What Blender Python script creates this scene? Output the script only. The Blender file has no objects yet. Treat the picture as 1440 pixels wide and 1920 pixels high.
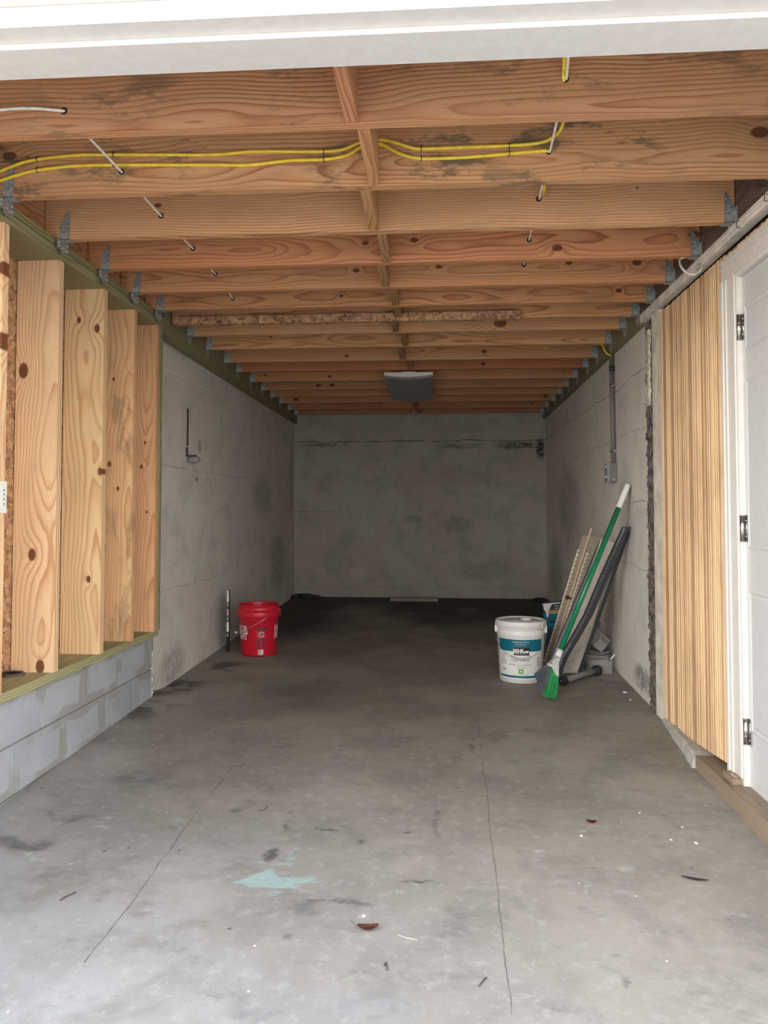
import bpy, bmesh, math, random
from mathutils import Vector, Matrix
random.seed(7)
C = bpy.context.scene.collection
R = math.radians

# ---------------------------------------------------------------- camera, sky, exposure
F = 1400.0; VPX = 815.0; YH = 965.0; CY = 916.0; CZ = 1.10
YAW = math.atan((VPX-720)/F); PITCH = math.atan((YH-CY)/F)
cam_d = bpy.data.cameras.new('camera'); cam = bpy.data.objects.new('camera', cam_d); C.objects.link(cam)
cam_d.sensor_width = 36; cam_d.lens = 36*F/1920; cam_d.shift_y = -(960-CY)/1920
cam_d.clip_start = 0.02; cam_d.clip_end = 200
cam.location = (0, 0, CZ); cam.rotation_euler = (R(90)+PITCH, 0, YAW)
bpy.context.scene.camera = cam
vs = bpy.context.scene.view_settings
vs.view_transform = 'Standard'; vs.look = 'None'; vs.gamma = 1; vs.use_curve_mapping = False
vs.exposure = 0.5

world = bpy.data.worlds.new('sky'); bpy.context.scene.world = world; world.use_nodes = True
wn = world.node_tree; wn.nodes.clear()
wo = wn.nodes.new('ShaderNodeOutputWorld'); wb = wn.nodes.new('ShaderNodeBackground')
wt = wn.nodes.new('ShaderNodeTexCoord'); wx = wn.nodes.new('ShaderNodeSeparateXYZ')
wr = wn.nodes.new('ShaderNodeValToRGB'); wm = wn.nodes.new('ShaderNodeMapRange')
wn.links.new(wt.outputs['Generated'], wx.inputs[0]); wn.links.new(wx.outputs['Z'], wm.inputs['Value'])
wm.inputs['From Min'].default_value = -1; wm.inputs['From Max'].default_value = 1
# sky shaped to light the side walls: brighter left (open sky) and right
def wmr(sock, a, b, hi):
    n = wn.nodes.new('ShaderNodeMapRange'); n.interpolation_type = 'SMOOTHSTEP'
    n.inputs['From Min'].default_value = a; n.inputs['From Max'].default_value = b; n.inputs['To Max'].default_value = hi
    wn.links.new(sock, n.inputs['Value']); return n.outputs[0]
wa = wn.nodes.new('ShaderNodeMath'); wa.operation = 'ADD'
wn.links.new(wmr(wx.outputs['X'], -.15, -.65, 2.1), wa.inputs[0]); wn.links.new(wmr(wx.outputs['X'], .15, .65, 1.3), wa.inputs[1])
wa2 = wn.nodes.new('ShaderNodeMath'); wa2.operation = 'ADD'; wa2.inputs[1].default_value = .80
wn.links.new(wa.outputs[0], wa2.inputs[0])
wsc = wn.nodes.new('ShaderNodeVectorMath'); wsc.operation = 'SCALE'
wn.links.new(wm.outputs[0], wr.inputs[0]); wn.links.new(wr.outputs[0], wsc.inputs[0]); wn.links.new(wa2.outputs[0], wsc.inputs['Scale']); wn.links.new(wsc.outputs[0], wb.inputs['Color'])
wn.links.new(wb.outputs[0], wo.inputs[0])
e = wr.color_ramp.elements
e[0].position = 0.0; e[0].color = (.50, .48, .44, 1)
e[1].position = 1.0; e[1].color = (.70, .80, .96, 1)
for p, c in ((.42, (.62, .59, .53, 1)), (.49, (1.25, 1.16, 1.02, 1)), (.51, (1.75, 1.68, 1.55, 1)), (.58, (1.55, 1.52, 1.46, 1)), (.66, (.98, 1.0, 1.02, 1))):
    n_ = wr.color_ramp.elements.new(p); n_.color = c
wb.inputs['Strength'].default_value = 1.9

# ---------------------------------------------------------------- pixel -> place helpers (a ray met with a real plane)
def ray(px, py):
    x = (px-720)/F; y = -(py-CY)/F
    fy = math.cos(PITCH)-y*math.sin(PITCH); fz = math.sin(PITCH)+y*math.cos(PITCH)
    c, s = math.cos(YAW), math.sin(YAW)
    return Vector((x*c-fy*s, x*s+fy*c, fz))
SL = .031
def fl(px, py):
    d = ray(px, py); t = (CZ+SL*4.45)/(SL*d.y-d.z); return Vector((t*d.x, t*d.y, CZ+t*d.z))
def atX(px, py, x):
    d = ray(px, py); t = x/d.x; return Vector((x, t*d.y, CZ+t*d.z))
def atY(px, py, y):
    d = ray(px, py); t = y/d.y; return Vector((t*d.x, y, CZ+t*d.z))
def atZ(px, py, z):
    d = ray(px, py); t = (z-CZ)/d.z; return Vector((t*d.x, t*d.y, z))
def sm(a, b, v):
    t = min(1, max(0, (v-a)/(b-a))); return t*t*(3-2*t)
def floor_z(x, y):
    z = SL*(min(y, 9)-4.45)
    z += .045*sm(-1.35, -1.66, x)*(1-sm(4.25, 4.75, y))
    return z

# ---------------------------------------------------------------- node helper
class NT:
    def __init__(s, name):
        s.m = bpy.data.materials.new(name); s.m.use_nodes = True
        s.t = s.m.node_tree; s.t.nodes.clear()
    def n(s, typ, ins=None, **props):
        nd = s.t.nodes.new('ShaderNode'+typ)
        for k, v in props.items(): setattr(nd, k, v)
        for k, v in (ins or {}).items():
            sk = nd.inputs[k]
            if isinstance(v, bpy.types.NodeSocket): s.t.links.new(v, sk)
            elif v is not None: sk.default_value = v
        return nd
    def math(s, op, a, b=None, c=None, clamp=False):
        ins = {0: a}
        if b is not None: ins[1] = b
        if c is not None: ins[2] = c
        return s.n('Math', ins, operation=op, use_clamp=clamp).outputs[0]
    def vm(s, op, a, b=None, sc=None):
        ins = {0: a}
        if b is not None: ins[1] = b
        if sc is not None: ins['Scale'] = sc
        nd = s.n('VectorMath', ins, operation=op)
        return nd.outputs['Value'] if op in ('LENGTH', 'DISTANCE', 'DOT_PRODUCT') else nd.outputs[0]
    def mix(s, f, a, b, bt='MIX'):
        nd = s.t.nodes.new('ShaderNodeMix'); nd.data_type = 'RGBA'; nd.blend_type = bt
        for sk, v in ((nd.inputs[0], f), (nd.inputs[6], a), (nd.inputs[7], b)):
            if isinstance(v, bpy.types.NodeSocket): s.t.links.new(v, sk)
            else: sk.default_value = (tuple(v)+(1,))[:4] if isinstance(v, (tuple, list)) else v
        return nd.outputs[2]
    def noise(s, vec, scale, detail=3, rough=.55, dist=0, col=False):
        nd = s.n('TexNoise', {'Vector': vec, 'Scale': scale, 'Detail': detail, 'Roughness': rough, 'Distortion': dist})
        return nd.outputs['Color' if col else 'Fac']
    def ramp(s, f, stops, interp='LINEAR'):
        nd = s.n('ValToRGB', {0: f}); r = nd.color_ramp; r.interpolation = interp
        r.elements[0].position = stops[0][0]; r.elements[1].position = stops[-1][0]
        def cc(c): return (c, c, c, 1) if isinstance(c, (int, float)) else tuple(c)+(1,)
        r.elements[0].color = cc(stops[0][1]); r.elements[1].color = cc(stops[-1][1])
        for p, c in stops[1:-1]:
            q = r.elements.new(p); q.color = cc(c)
        return nd.outputs[0]
    def mr(s, v, a, b, c=0., d=1., smooth=True):
        return s.n('MapRange', {'Value': v, 'From Min': a, 'From Max': b, 'To Min': c, 'To Max': d},
                   interpolation_type='SMOOTHSTEP' if smooth else 'LINEAR').outputs[0]
    def co(s, w='Object'):
        return s.n('TexCoord').outputs[w]
    def scale(s, v, sc, loc=(0, 0, 0)):
        return s.n('Mapping', {'Vector': v, 'Scale': sc, 'Location': loc}).outputs[0]
    def blob(s, v, c, rad, rot=0, soft=.45):
        """mask: 1 inside an ellipse centre c, radii rad (3-tuple), 0 outside"""
        mp = s.n('Mapping', {'Vector': v, 'Location': c, 'Rotation': (0, 0, rot), 'Scale': rad}, vector_type='TEXTURE').outputs[0]
        return s.mr(s.vm('LENGTH', mp), 1.0, 1-soft)
    def out(s, col, rough=.7, bump=None, bstr=.3, bdist=.01, metal=0, spec=.5, **kw):
        p = s.n('BsdfPrincipled', {'Base Color': col if isinstance(col, bpy.types.NodeSocket) else tuple(col)[:3]+(1,),
                'Roughness': rough, 'Metallic': metal, 'Specular IOR Level': spec})
        for k, v in kw.items():
            p.inputs[k].default_value = v
        if bump is not None:
            b = s.n('Bump', {'Height': bump, 'Strength': bstr, 'Distance': bdist})
            s.t.links.new(b.outputs[0], p.inputs['Normal'])
        o = s.n('OutputMaterial'); s.t.links.new(p.outputs[0], o.inputs[0])
        return s.m

M = {}
def plain(name, col, rough=.5, metal=0, spec=.5, var=.06, sc=30, **kw):
    t = NT(name); v = t.co()
    nz = t.noise(v, sc, 3)
    c = t.mix(t.mr(nz, .35, .65), tuple(x*(1-var*2) for x in col), tuple(min(1, x*(1+var)) for x in col))
    M[name] = t.out(c, rough, nz, .05, .002, metal, spec, **kw); return M[name]

def wood(name, light, mid, dark, ring=105., knots=True, fiber=.12, grey=0.):
    """sawn board: rings about a pith that lies off the face; local x is the length"""
    t = NT(name); v = t.co(); oi = t.n('ObjectInfo'); rnd = oi.outputs['Random']
    off = t.math('MULTIPLY', rnd, 83.0)
    offv = t.n('CombineXYZ', {0: off, 1: off, 2: off}).outputs[0]
    sp = t.n('SeparateXYZ', {0: v}); x, y, z = sp.outputs
    vo = t.vm('ADD', v, offv)
    low = t.noise(t.scale(vo, (.55, 1.2, 1.6)), 1.6, 2, .5, 0, True)
    lx = t.n('SeparateColor', {0: low})
    n1 = t.math('MULTIPLY', t.math('SUBTRACT', lx.outputs[0], .5), .20)
    n2 = t.math('MULTIPLY', t.math('SUBTRACT', lx.outputs[1], .5), .12)
    r2 = t.math('FRACT', t.math('MULTIPLY', rnd, 17.3))
    r3 = t.math('FRACT', t.math('MULTIPLY', rnd, 41.7))
    oy = t.math('ADD', .035, t.math('MULTIPLY', r2, .05))
    oz = t.math('MULTIPLY', t.math('SUBTRACT', r3, .5), .18)
    yy = t.math('ADD', t.math('ADD', y, oy), n1)
    zz = t.math('ADD', t.math('ADD', z, oz), n2)
    rad = t.math('SQRT', t.math('ADD', t.math('MULTIPLY', yy, yy), t.math('MULTIPLY', zz, zz)))
    kmask = None
    if knots:
        warp = None
        for i in range(1, 5):
            a = t.n('Attribute', attribute_type='OBJECT', attribute_name='knot%d' % i)
            ks = t.n('SeparateXYZ', {0: a.outputs['Vector']})
            dx = t.math('MULTIPLY', t.math('SUBTRACT', x, ks.outputs[0]), .62)
            dz = t.math('SUBTRACT', z, ks.outputs[1])
            d = t.math('SQRT', t.math('ADD', t.math('MULTIPLY', dx, dx), t.math('MULTIPLY', dz, dz)))
            d = t.math('DIVIDE', d, t.math('MAXIMUM', ks.outputs[2], .00001))
            d = t.math('ADD', d, t.math('MULTIPLY', t.math('SUBTRACT', lx.outputs[2], .5), .3))
            on = t.math('GREATER_THAN', ks.outputs[2], .0005)
            km = t.math('MULTIPLY', t.mr(d, 1.15, .8), on)
            w = t.math('MULTIPLY', t.math('MULTIPLY', t.math('EXPONENT', t.math('MULTIPLY', t.math('MULTIPLY', d, d), -.16)), on),
                       t.math('MULTIPLY', ks.outputs[2], 1.5))
            kmask = km if kmask is None else t.math('MAXIMUM', kmask, km)
            warp = w if warp is None else t.math('ADD', warp, w)
        rad = t.math('ADD', rad, warp)
    fine = t.noise(t.scale(vo, (2.5, 60, 60)), 3, 3, .6)
    wob = t.noise(t.scale(vo, (1.2, 6, 6)), 4, 2)
    ph = t.math('ADD', t.math('MULTIPLY', rad, ring), t.math('MULTIPLY', wob, .7))
    fr = t.math('FRACT', ph)
    rc = t.ramp(fr, [(0, light), (.35, light), (.62, mid), (.86, dark), (.93, dark), (1, light)])
    # ring contrast varies along the board
    con = t.mr(t.noise(t.scale(vo, (.8, 5, 5)), 2.2, 2), .3, .7, .55, 1.)
    avg = tuple((a*.62+b*.38) for a, b in zip(light, mid))
    col = t.mix(con, avg, rc)
    col = t.mix(t.mr(fine, .35, .7, 0, fiber*2), col, dark)
    big = t.noise(t.scale(vo, (1, 3.5, 3.5)), 1.5, 3)
    col = t.mix(t.mr(big, .38, .72, 0, .40), col, tuple(a*.72 for a in mid))
    if kmask is not None:
        kr = t.noise(vo, 90, 2)
        col = t.mix(kmask, col, t.mix(kr, (.10, .035, .018), (.22, .085, .04)))
    # grime / mould: how much of it is a property of each board (object colour alpha)
    md = t.noise(t.scale(vo, (1.1, 3.2, 3.2)), 4.5, 6, .72)
    md2 = t.noise(t.scale(vo, (1, 2, 2)), 1.6, 2)
    mm = t.math('MULTIPLY', t.math('MULTIPLY', t.mr(md, .50, .62), t.mr(md2, .40, .56)), t.math('SUBTRACT', 1., oi.outputs['Alpha']))
    col = t.mix(t.math('MULTIPLY', mm, .78), col, (.085, .085, .065))
    if grey: col = t.mix(grey, col, (.30, .29, .24))
    col = t.mix(1., col, oi.outputs['Color'], 'MULTIPLY')
    hgt = t.math('ADD', t.math('MULTIPLY', fr, .5), t.math('MULTIPLY', fine, .6))
    M[name] = t.out(col, .62, hgt, .18, .0015, 0, .35)
    return M[name]

# ---------------------------------------------------------------- mesh helpers (all points in world metres)
class MB:
    def __init__(s): s.b = bmesh.new(); s.mi = 0
    def _f(s, vs_):
        try:
            f = s.b.faces.new(vs_); f.material_index = s.mi; return f
        except ValueError: return None
    def box(s, a, b):
        x0, y0, z0 = [min(a[i], b[i]) for i in range(3)]; x1, y1, z1 = [max(a[i], b[i]) for i in range(3)]
        v = [s.b.verts.new(p) for p in ((x0,y0,z0),(x1,y0,z0),(x1,y1,z0),(x0,y1,z0),(x0,y0,z1),(x1,y0,z1),(x1,y1,z1),(x0,y1,z1))]
        for q in ((0,3,2,1),(4,5,6,7),(0,1,5,4),(1,2,6,5),(2,3,7,6),(3,0,4,7)): s._f([v[i] for i in q])
        return s
    def mbox(s, m, sx, sy, sz):
        v = [s.b.verts.new(m @ Vector((x*sx/2, y*sy/2, z*sz/2))) for x, y, z in ((-1,-1,-1),(1,-1,-1),(1,1,-1),(-1,1,-1),(-1,-1,1),(1,-1,1),(1,1,1),(-1,1,1))]
        for q in ((0,3,2,1),(4,5,6,7),(0,1,5,4),(1,2,6,5),(2,3,7,6),(3,0,4,7)): s._f([v[i] for i in q])
        return s
    def hexa(s, p):   # 8 points: bottom ring 0-3, top ring 4-7
        v = [s.b.verts.new(q) for q in p]
        for q in ((0,3,2,1),(4,5,6,7),(0,1,5,4),(1,2,6,5),(2,3,7,6),(3,0,4,7)): s._f([v[i] for i in q])
        return s
    def prism(s, poly, d):   # polygon points (3d) pushed by vector d
        d = Vector(d); a = [s.b.verts.new(p) for p in poly]; b = [s.b.verts.new(Vector(p)+d) for p in poly]
        s._f(a[::-1]); s._f(b); n = len(a)
        for i in range(n): s._f([a[i], a[(i+1) % n], b[(i+1) % n], b[i]])
        return s
    def tube(s, pts, r, seg=10, caps=True, flat=1.0):
        pts = [Vector(p) for p in pts]; rings = []; up = None
        for i, p in enumerate(pts):
            t = (pts[min(i+1, len(pts)-1)]-pts[max(i-1, 0)]).normalized()
            if up is None:
                up = Vector((0, 0, 1)) if abs(t.z) < .9 else Vector((0, 1, 0))
            a = t.cross(up).normalized(); b = a.cross(t).normalized(); up = b
            rr = r[i] if isinstance(r, (list, tuple)) else r
            rings.append([s.b.verts.new(p+a*math.cos(2*math.pi*k/seg)*rr*flat+b*math.sin(2*math.pi*k/seg)*rr) for k in range(seg)])
        for A, B in zip(rings, rings[1:]):
            for k in range(seg):
                f = s._f([A[k], A[(k+1) % seg], B[(k+1) % seg], B[k]])
                if f: f.smooth = True
        if caps: s._f(rings[0][::-1]); s._f(rings[-1])
        return s
    def lathe(s, prof, c, seg=48, cap0=True, cap1=False):
        c = Vector(c); rings = []
        for r, z in prof:
            rings.append([s.b.verts.new(c+Vector((r*math.cos(2*math.pi*k/seg), r*math.sin(2*math.pi*k/seg), z))) for k in range(seg)])
        for A, B in zip(rings, rings[1:]):
            for k in range(seg):
                f = s._f([A[k], A[(k+1) % seg], B[(k+1) % seg], B[k]])
                if f: f.smooth = True
        if cap0: s._f(rings[0][::-1])
        if cap1: s._f(rings[-1])
        return s
    def ball(s, c, r, sc=(1, 1, 1), seg=12):
        m = Matrix.Translation(c) @ Matrix.Diagonal((r*sc[0], r*sc[1], r*sc[2], 1))
        n0 = len(s.b.faces)
        bmesh.ops.create_uvsphere(s.b, u_segments=seg, v_segments=max(6, seg//2), radius=1, matrix=m)
        s.b.faces.ensure_lookup_table()
        for f in s.b.faces[n0:]: f.material_index = s.mi; f.smooth = True
        return s
    def bevel(s, w=.002, seg=1):
        bmesh.ops.bevel(s.b, geom=[e_ for e_ in s.b.edges if len(e_.link_faces) == 2 and e_.calc_face_angle(0) > .5], offset=w, segments=seg, affect='EDGES', clamp_overlap=True)
        return s

def ob(name, mb, mats, parent=None, origin=None):
    b = mb.b
    if origin is None:
        if parent is not None or not len(b.verts): origin = Vector((0, 0, 0)) if parent is None else wloc(parent)
        else: origin = Vector((0, 0, 0))
    origin = Vector(origin)
    bmesh.ops.recalc_face_normals(b, faces=b.faces[:])
    inv = Matrix.Identity(4)
    if parent is not None: inv = wmat(parent).inverted()
    bmesh.ops.transform(b, matrix=Matrix.Translation(-origin), verts=b.verts[:])
    me = bpy.data.meshes.new(name); b.to_mesh(me); b.free()
    for m in (mats if isinstance(mats, (list, tuple)) else [mats]): me.materials.append(M[m] if isinstance(m, str) else m)
    o = bpy.data.objects.new(name, me); C.objects.link(o)
    o.parent = parent; o.matrix_basis = inv @ Matrix.Translation(origin)
    return o
def wmat(o):
    m = o.matrix_basis.copy(); p = o.parent
    while p is not None: m = p.matrix_basis @ m; p = p.parent
    return m
def wloc(o): return wmat(o).translation
def tag(o, label, cat, group=None):
    o['label'] = label; o['category'] = cat
    if group: o['group'] = group
    return o
def thing(name, label, cat, loc, group=None):
    o = bpy.data.objects.new(name, None); C.objects.link(o); o.location = Vector(loc); o.empty_display_size = .05
    return tag(o, label, cat, group)
def struct(o, label=None):
    o['kind'] = 'structure'
    if label: o['label'] = label
    return o

def board(name, a, b, width, thick, wdir, mat, parent=None, bev=.0025, holes=None):
    """a sawn board from a to b (axis through its middle); wdir = direction of its width"""
    a = Vector(a); b = Vector(b); X = (b-a).normalized(); L = (b-a).length
    Zv = Vector(wdir); Zv = (Zv-X*Zv.dot(X)).normalized(); Yv = Zv.cross(X)
    m = Matrix((X, Yv, Zv)).transposed().to_4x4(); m.translation = (a+b)/2
    mb = MB().mbox(Matrix.Identity(4), L, thick, width)
    if bev: mb.bevel(bev)
    b_ = mb.b; me = bpy.data.meshes.new(name); bmesh.ops.recalc_face_normals(b_, faces=b_.faces[:]); b_.to_mesh(me); b_.free()
    me.materials.append(M[mat]); o = bpy.data.objects.new(name, me); C.objects.link(o)
    o.parent = parent
    o.matrix_basis = (wmat(parent).inverted() @ m) if parent is not None else m
    return o
def knots(o, pts):
    for i, p in enumerate(pts[:4]):
        l = wmat(o).inverted() @ Vector(p[0]); o['knot%d' % (i+1)] = (l.x, l.z, p[1])

def text_mb(s, size, fn, bold=0., sub=2, align='CENTER', spacing=1.0):
    """lettering as mesh; fn maps (u, v) metres to a point"""
    cu = bpy.data.curves.new('t', 'FONT'); cu.body = s; cu.size = size; cu.align_x = align; cu.offset = bold; cu.resolution_u = 3; cu.space_character = spacing
    o = bpy.data.objects.new('t', cu); C.objects.link(o)
    dg = bpy.context.evaluated_depsgraph_get(); me = bpy.data.meshes.new_from_object(o.evaluated_get(dg))
    bm = bmesh.new(); bm.from_mesh(me); bmesh.ops.triangulate(bm, faces=bm.faces[:])
    if sub: bmesh.ops.subdivide_edges(bm, edges=[e_ for e_ in bm.edges if e_.calc_length() > .006], cuts=sub)
    for v in bm.verts: v.co = fn(v.co.x, v.co.y)
    bpy.data.objects.remove(o); bpy.data.curves.remove(cu); bpy.data.meshes.remove(me)
    return bm
def add_bm(mb, bm):
    me = bpy.data.meshes.new('x'); n0 = len(mb.b.faces)
    bm.to_mesh(me); bm.free(); mb.b.from_mesh(me); bpy.data.meshes.remove(me)
    mb.b.faces.ensure_lookup_table()
    for f in mb.b.faces[n0:]: f.material_index = mb.mi
def smooth_path(pts, n=6):
    pts = [Vector(p) for p in pts]; out = []
    P = [pts[0]]+pts+[pts[-1]]
    for i in range(1, len(P)-2):
        for k in range(n):
            t = k/n; p0, p1, p2, p3 = P[i-1:i+3]
            out.append(.5*((2*p1)+(p2-p0)*t+(2*p0-5*p1+4*p2-p3)*t*t+(3*p1-p0-3*p2+p3)*t**3))
    out.append(pts[-1]); return out

# ================================================================ MATERIALS
wood('pine', (.64, .375, .205), (.565, .295, .148), (.36, .155, .07), 80)
wood('pine_pale', (.78, .575, .37), (.71, .475, .275), (.53, .295, .15), 72)
wood('treated', (.36, .33, .185), (.29, .265, .14), (.17, .155, .075), 120, knots=False)
wood('old_timber', (.34, .25, .17), (.29, .21, .14), (.18, .12, .08), 90, knots=False, fiber=.3, grey=.15)
wood('dark_timber', (.15, .105, .085), (.12, .082, .068), (.07, .045, .04), 90, knots=False)
plain('galv', (.42, .44, .43), .5, .55, var=.15, sc=60)
plain('nail', (.62, .64, .64), .35, .9)
plain('chrome', (.62, .60, .57), .22, 1.0)
plain('yellow_jacket', (.86, .62, .045), .38)
plain('white_jacket', (.78, .74, .68), .45)
plain('black_metal', (.035, .036, .045), .45)
plain('dark_rubber', (.02, .022, .03), .5)
plain('white_plastic', (.80, .79, .76), .4, var=.015)
plain('cream_plastic', (.78, .70, .56), .45)
plain('conduit_grey', (.17, .17, .175), .45)
plain('black_tape', (.03, .03, .035), .4)
plain('fixture_white', (.80, .74, .68), .45, var=.012)
plain('diffuser', (.20, .205, .21), .35)  # grey stands for the shaded underside of the unlit lens
plain('trim_white', (.70, .67, .62), .38, var=.02)
plain('door_paint', (.54, .545, .54), .35, var=.015)
plain('lintel_white', (.62, .59, .56), .5, var=.02)
plain('dark_gap', (.02, .018, .016), .9)
plain('foam', (.72, .69, .52), .8, var=.15, sc=40)
plain('foam_white', (.72, .70, .66), .85, var=.2, sc=60)
plain('green_tube', (.012, .20, .085), .22)
plain('green_bristle', (.03, .42, .12), .5)
plain('grey_bristle', (.13, .155, .17), .55)
plain('grey_pole', (.15, .17, .20), .4)
plain('board_beige', (.50, .45, .385), .7)
plain('board_tan', (.34, .285, .215), .7)
plain('stick_wood', (.66, .52, .36), .6)
plain('brown_knob', (.06, .03, .02), .3)
plain('teal', (.0, .16, .22), .4)
plain('navy_card', (.02, .035, .06), .45)
plain('orange_ink', (.62, .33, .09), .5)
plain('label_white', (.82, .81, .78), .45, var=.02)
plain('teal_label', (.0, .135, .20), .4, var=.02)
plain('ink_black', (.02, .02, .022), .4)
plain('ink_grey', (.22, .22, .22), .5)
plain('green_label', (.16, .50, .02), .45)
plain('red_plastic', (.62, .012, .035), .33, var=.04)
plain('dark_red_ink', (.16, .012, .03), .4)
plain('ink_white', (.82, .78, .78), .45)
plain('cord_grey', (.28, .27, .26), .55)
plain('box_grey', (.52, .51, .50), .6)
plain('leaf_brown', (.22, .075, .035), .6, var=.2)
plain('leaf_red', (.20, .035, .02), .6, var=.2)
plain('chip_white', (.85, .84, .78), .6)
plain('twig', (.075, .06, .055), .8)
plain('rock_dark', (.045, .045, .05), .95, var=.4, sc=14)
plain('pinkish', (.60, .38, .32), .7)
t = NT('clear_plastic')
p = t.n('BsdfPrincipled', {'Base Color': (.75, .75, .74, 1), 'Roughness': .15, 'Alpha': .16})
o_ = t.n('OutputMaterial'); t.t.links.new(p.outputs[0], o_.inputs[0]); M['clear_plastic'] = t.m

# oriented strand board
t = NT('osb'); v = t.co()
wv = t.vm('ADD', v, t.vm('SCALE', t.noise(v, 30, 2, .5, 0, True), sc=.02))
vo = t.n('TexVoronoi', {'Vector': t.scale(wv, (1, 1, 1)), 'Scale': 42.}); cs = t.n('SeparateColor', {0: vo.outputs['Color']})
vo2 = t.n('TexVoronoi', {'Vector': wv, 'Scale': 90.}); cs2 = t.n('SeparateColor', {0: vo2.outputs['Color']})
c = t.ramp(t.math('ADD', t.math('MULTIPLY', cs.outputs[0], .6), t.math('MULTIPLY', cs2.outputs[1], .4)), [(0, (.10, .045, .025)), (.3, (.30, .15, .075)), (.65, (.46, .26, .13)), (1, (.62, .40, .22))])
M['osb'] = t.out(c, .75, vo.outputs['Distance'], .5, .004)

# painted block / parged concrete for the rear walls: (u, z) where u runs along the wall
def parged(name, axis, base, dark, warm, marks=(), cracks=()):
    t = NT(name); v = t.co(); s_ = t.n('SeparateXYZ', {0: v}); u = s_.outputs[axis]; z = s_.outputs[2]
    uz = t.n('CombineXYZ', {0: u, 1: z, 2: 0.}).outputs[0]
    a = t.noise(uz, 1.3, 5, .6, .6); b = t.noise(uz, 4.2, 6, .68, .4); c_ = t.noise(uz, 26, 5, .7)
    col = t.mix(t.mr(a, .36, .62), base, warm)
    col = t.mix(t.mr(b, .46, .66, 0, .75), col, dark)
    col = t.mix(t.mr(c_, .55, .75, 0, .35), col, tuple(min(1, x*1.35) for x in base))
    # streaks running down
    st = t.noise(t.scale(uz, (16, .9, 1)), 1.6, 4, .6)
    col = t.mix(t.math('MULTIPLY', t.mr(st, .58, .74), .35), col, tuple(min(1, x*1.3) for x in base))
    # block courses, joints still legible high up
    wz = t.math('ADD', z, t.math('MULTIPLY', t.math('SUBTRACT', t.noise(uz, 5, 4), .5), .018))
    bump = t.math('ADD', t.math('MULTIPLY', b, .7), t.math('MULTIPLY', c_, .6))
    br = t.n('TexBrick', {'Vector': t.n('CombineXYZ', {0: u, 1: wz, 2: 0.}).outputs[0], 'Scale': 1., 'Mortar Size': .006, 'Mortar Smooth': .4, 'Brick Width': .406, 'Row Height': .203, 'Color1': (0, 0, 0, 1), 'Color2': (0, 0, 0, 1), 'Mortar': (1, 1, 1, 1)})
    vis = t.math('MULTIPLY', t.mr(z, 1.92, 1.99, .05, .65), t.mr(t.noise(uz, 7, 3), .35, .6))
    j = t.math('MULTIPLY', br.outputs['Fac'], vis)
    col = t.mix(t.math('MULTIPLY', j, .55), col, tuple(min(1, x*1.5) for x in base))
    bump = t.math('SUBTRACT', bump, t.math('MULTIPLY', j, .5))
    for (zz, u0, u1, w, s2) in cracks:
        d = t.math('ABSOLUTE', t.math('SUBTRACT', t.math('ADD', z, t.math('MULTIPLY', t.math('SUBTRACT', t.noise(uz, 3.2, 7, .7), .5), .10)), zz))
        m_ = t.math('MULTIPLY', t.mr(d, w, w*.3), t.math('MULTIPLY', t.mr(u, u0-.05, u0+.05), t.mr(u, u1+.05, u1-.05)))
        m_ = t.math('MULTIPLY', m_, t.mr(t.noise(uz, 9, 4), .38, .52, .15, 1))
        col = t.mix(t.math('MULTIPLY', m_, s2), col, (.03, .028, .026)); bump = t.math('SUBTRACT', bump, m_)
    dist = t.vm('ADD', uz, t.vm('SCALE', t.vm('SUBTRACT', t.noise(uz, 11, 5, .7, 0, True), (.5, .5, .5)), sc=.10))
    for (cu, cz, ru, rz, cc, s2) in marks:
        m_ = t.blob(dist, (cu, cz, .0), (ru, rz, 10.), 0, .6)
        m_ = t.math('MULTIPLY', m_, t.mr(t.noise(uz, 16, 5, .7), .30, .62, .25, 1))
        col = t.mix(t.math('MULTIPLY', m_, s2), col, cc)
    M[name] = t.out(col, .85, bump, .55, .012, 0, .25)
WB = (.36, .335, .305); WD = (.20, .195, .175); WW = (.345, .30, .27); BK = (.028, .026, .026); LT = (.70, .67, .62)
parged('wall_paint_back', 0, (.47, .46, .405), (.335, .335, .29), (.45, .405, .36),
    marks=[(.95, 1.90, .33, .055, (.075, .065, .06), .9), (1.22, 1.86, .07, .16, BK, 1.), (.30, 1.90, .30, .04, (.11, .09, .08), .6), (-1.35, 1.93, .3, .03, (.08, .07, .07), .7),
           (.35, 1.55, .50, .16, (.34, .27, .25), .5), (.25, .98, .28, .13, (.27, .245, .245), .7), (-1.2, .55, .18, .22, (.27, .27, .28), .5), (.55, .45, .45, .14, (.28, .27, .26), .6),
           (-.25, 1.05, .16, .06, (.13, .135, .14), .5), (-.9, .42, .14, .12, (.60, .57, .51), .4)],
    cracks=[(1.965, -1.7, 1.3, .006, .85), (1.14, -1.7, -1.1, .004, .6), (.25, -1.7, 1.3, .003, .3)])
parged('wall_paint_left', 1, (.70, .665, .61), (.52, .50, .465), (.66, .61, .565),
    marks=[(5.29, 1.60, .05, .06, (.08, .08, .085), .8), (5.25, 1.36, .05, .03, BK, .9), (7.2, 1.30, .5, .22, (.30, .285, .275), .6), (7.9, .6, .5, .4, (.24, .235, .23), .6),
           (5.9, .25, .3, .3, (.33, .29, .265), .6), (4.8, .12, .3, .16, (.27, .23, .21), .7), (6.4, .9, .03, .6, LT, .7), (5.75, .78, .35, .05, LT, .6), (4.75, 1.28, .15, .05, LT, .5), (8.6, 1.5, .1, .6, (.25, .24, .23), .5)],
    cracks=[(1.42, 4.5, 7.6, .004, .35), (.62, 4.5, 6., .004, .25), (.42, 6., 8.9, .004, .35)])
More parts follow.
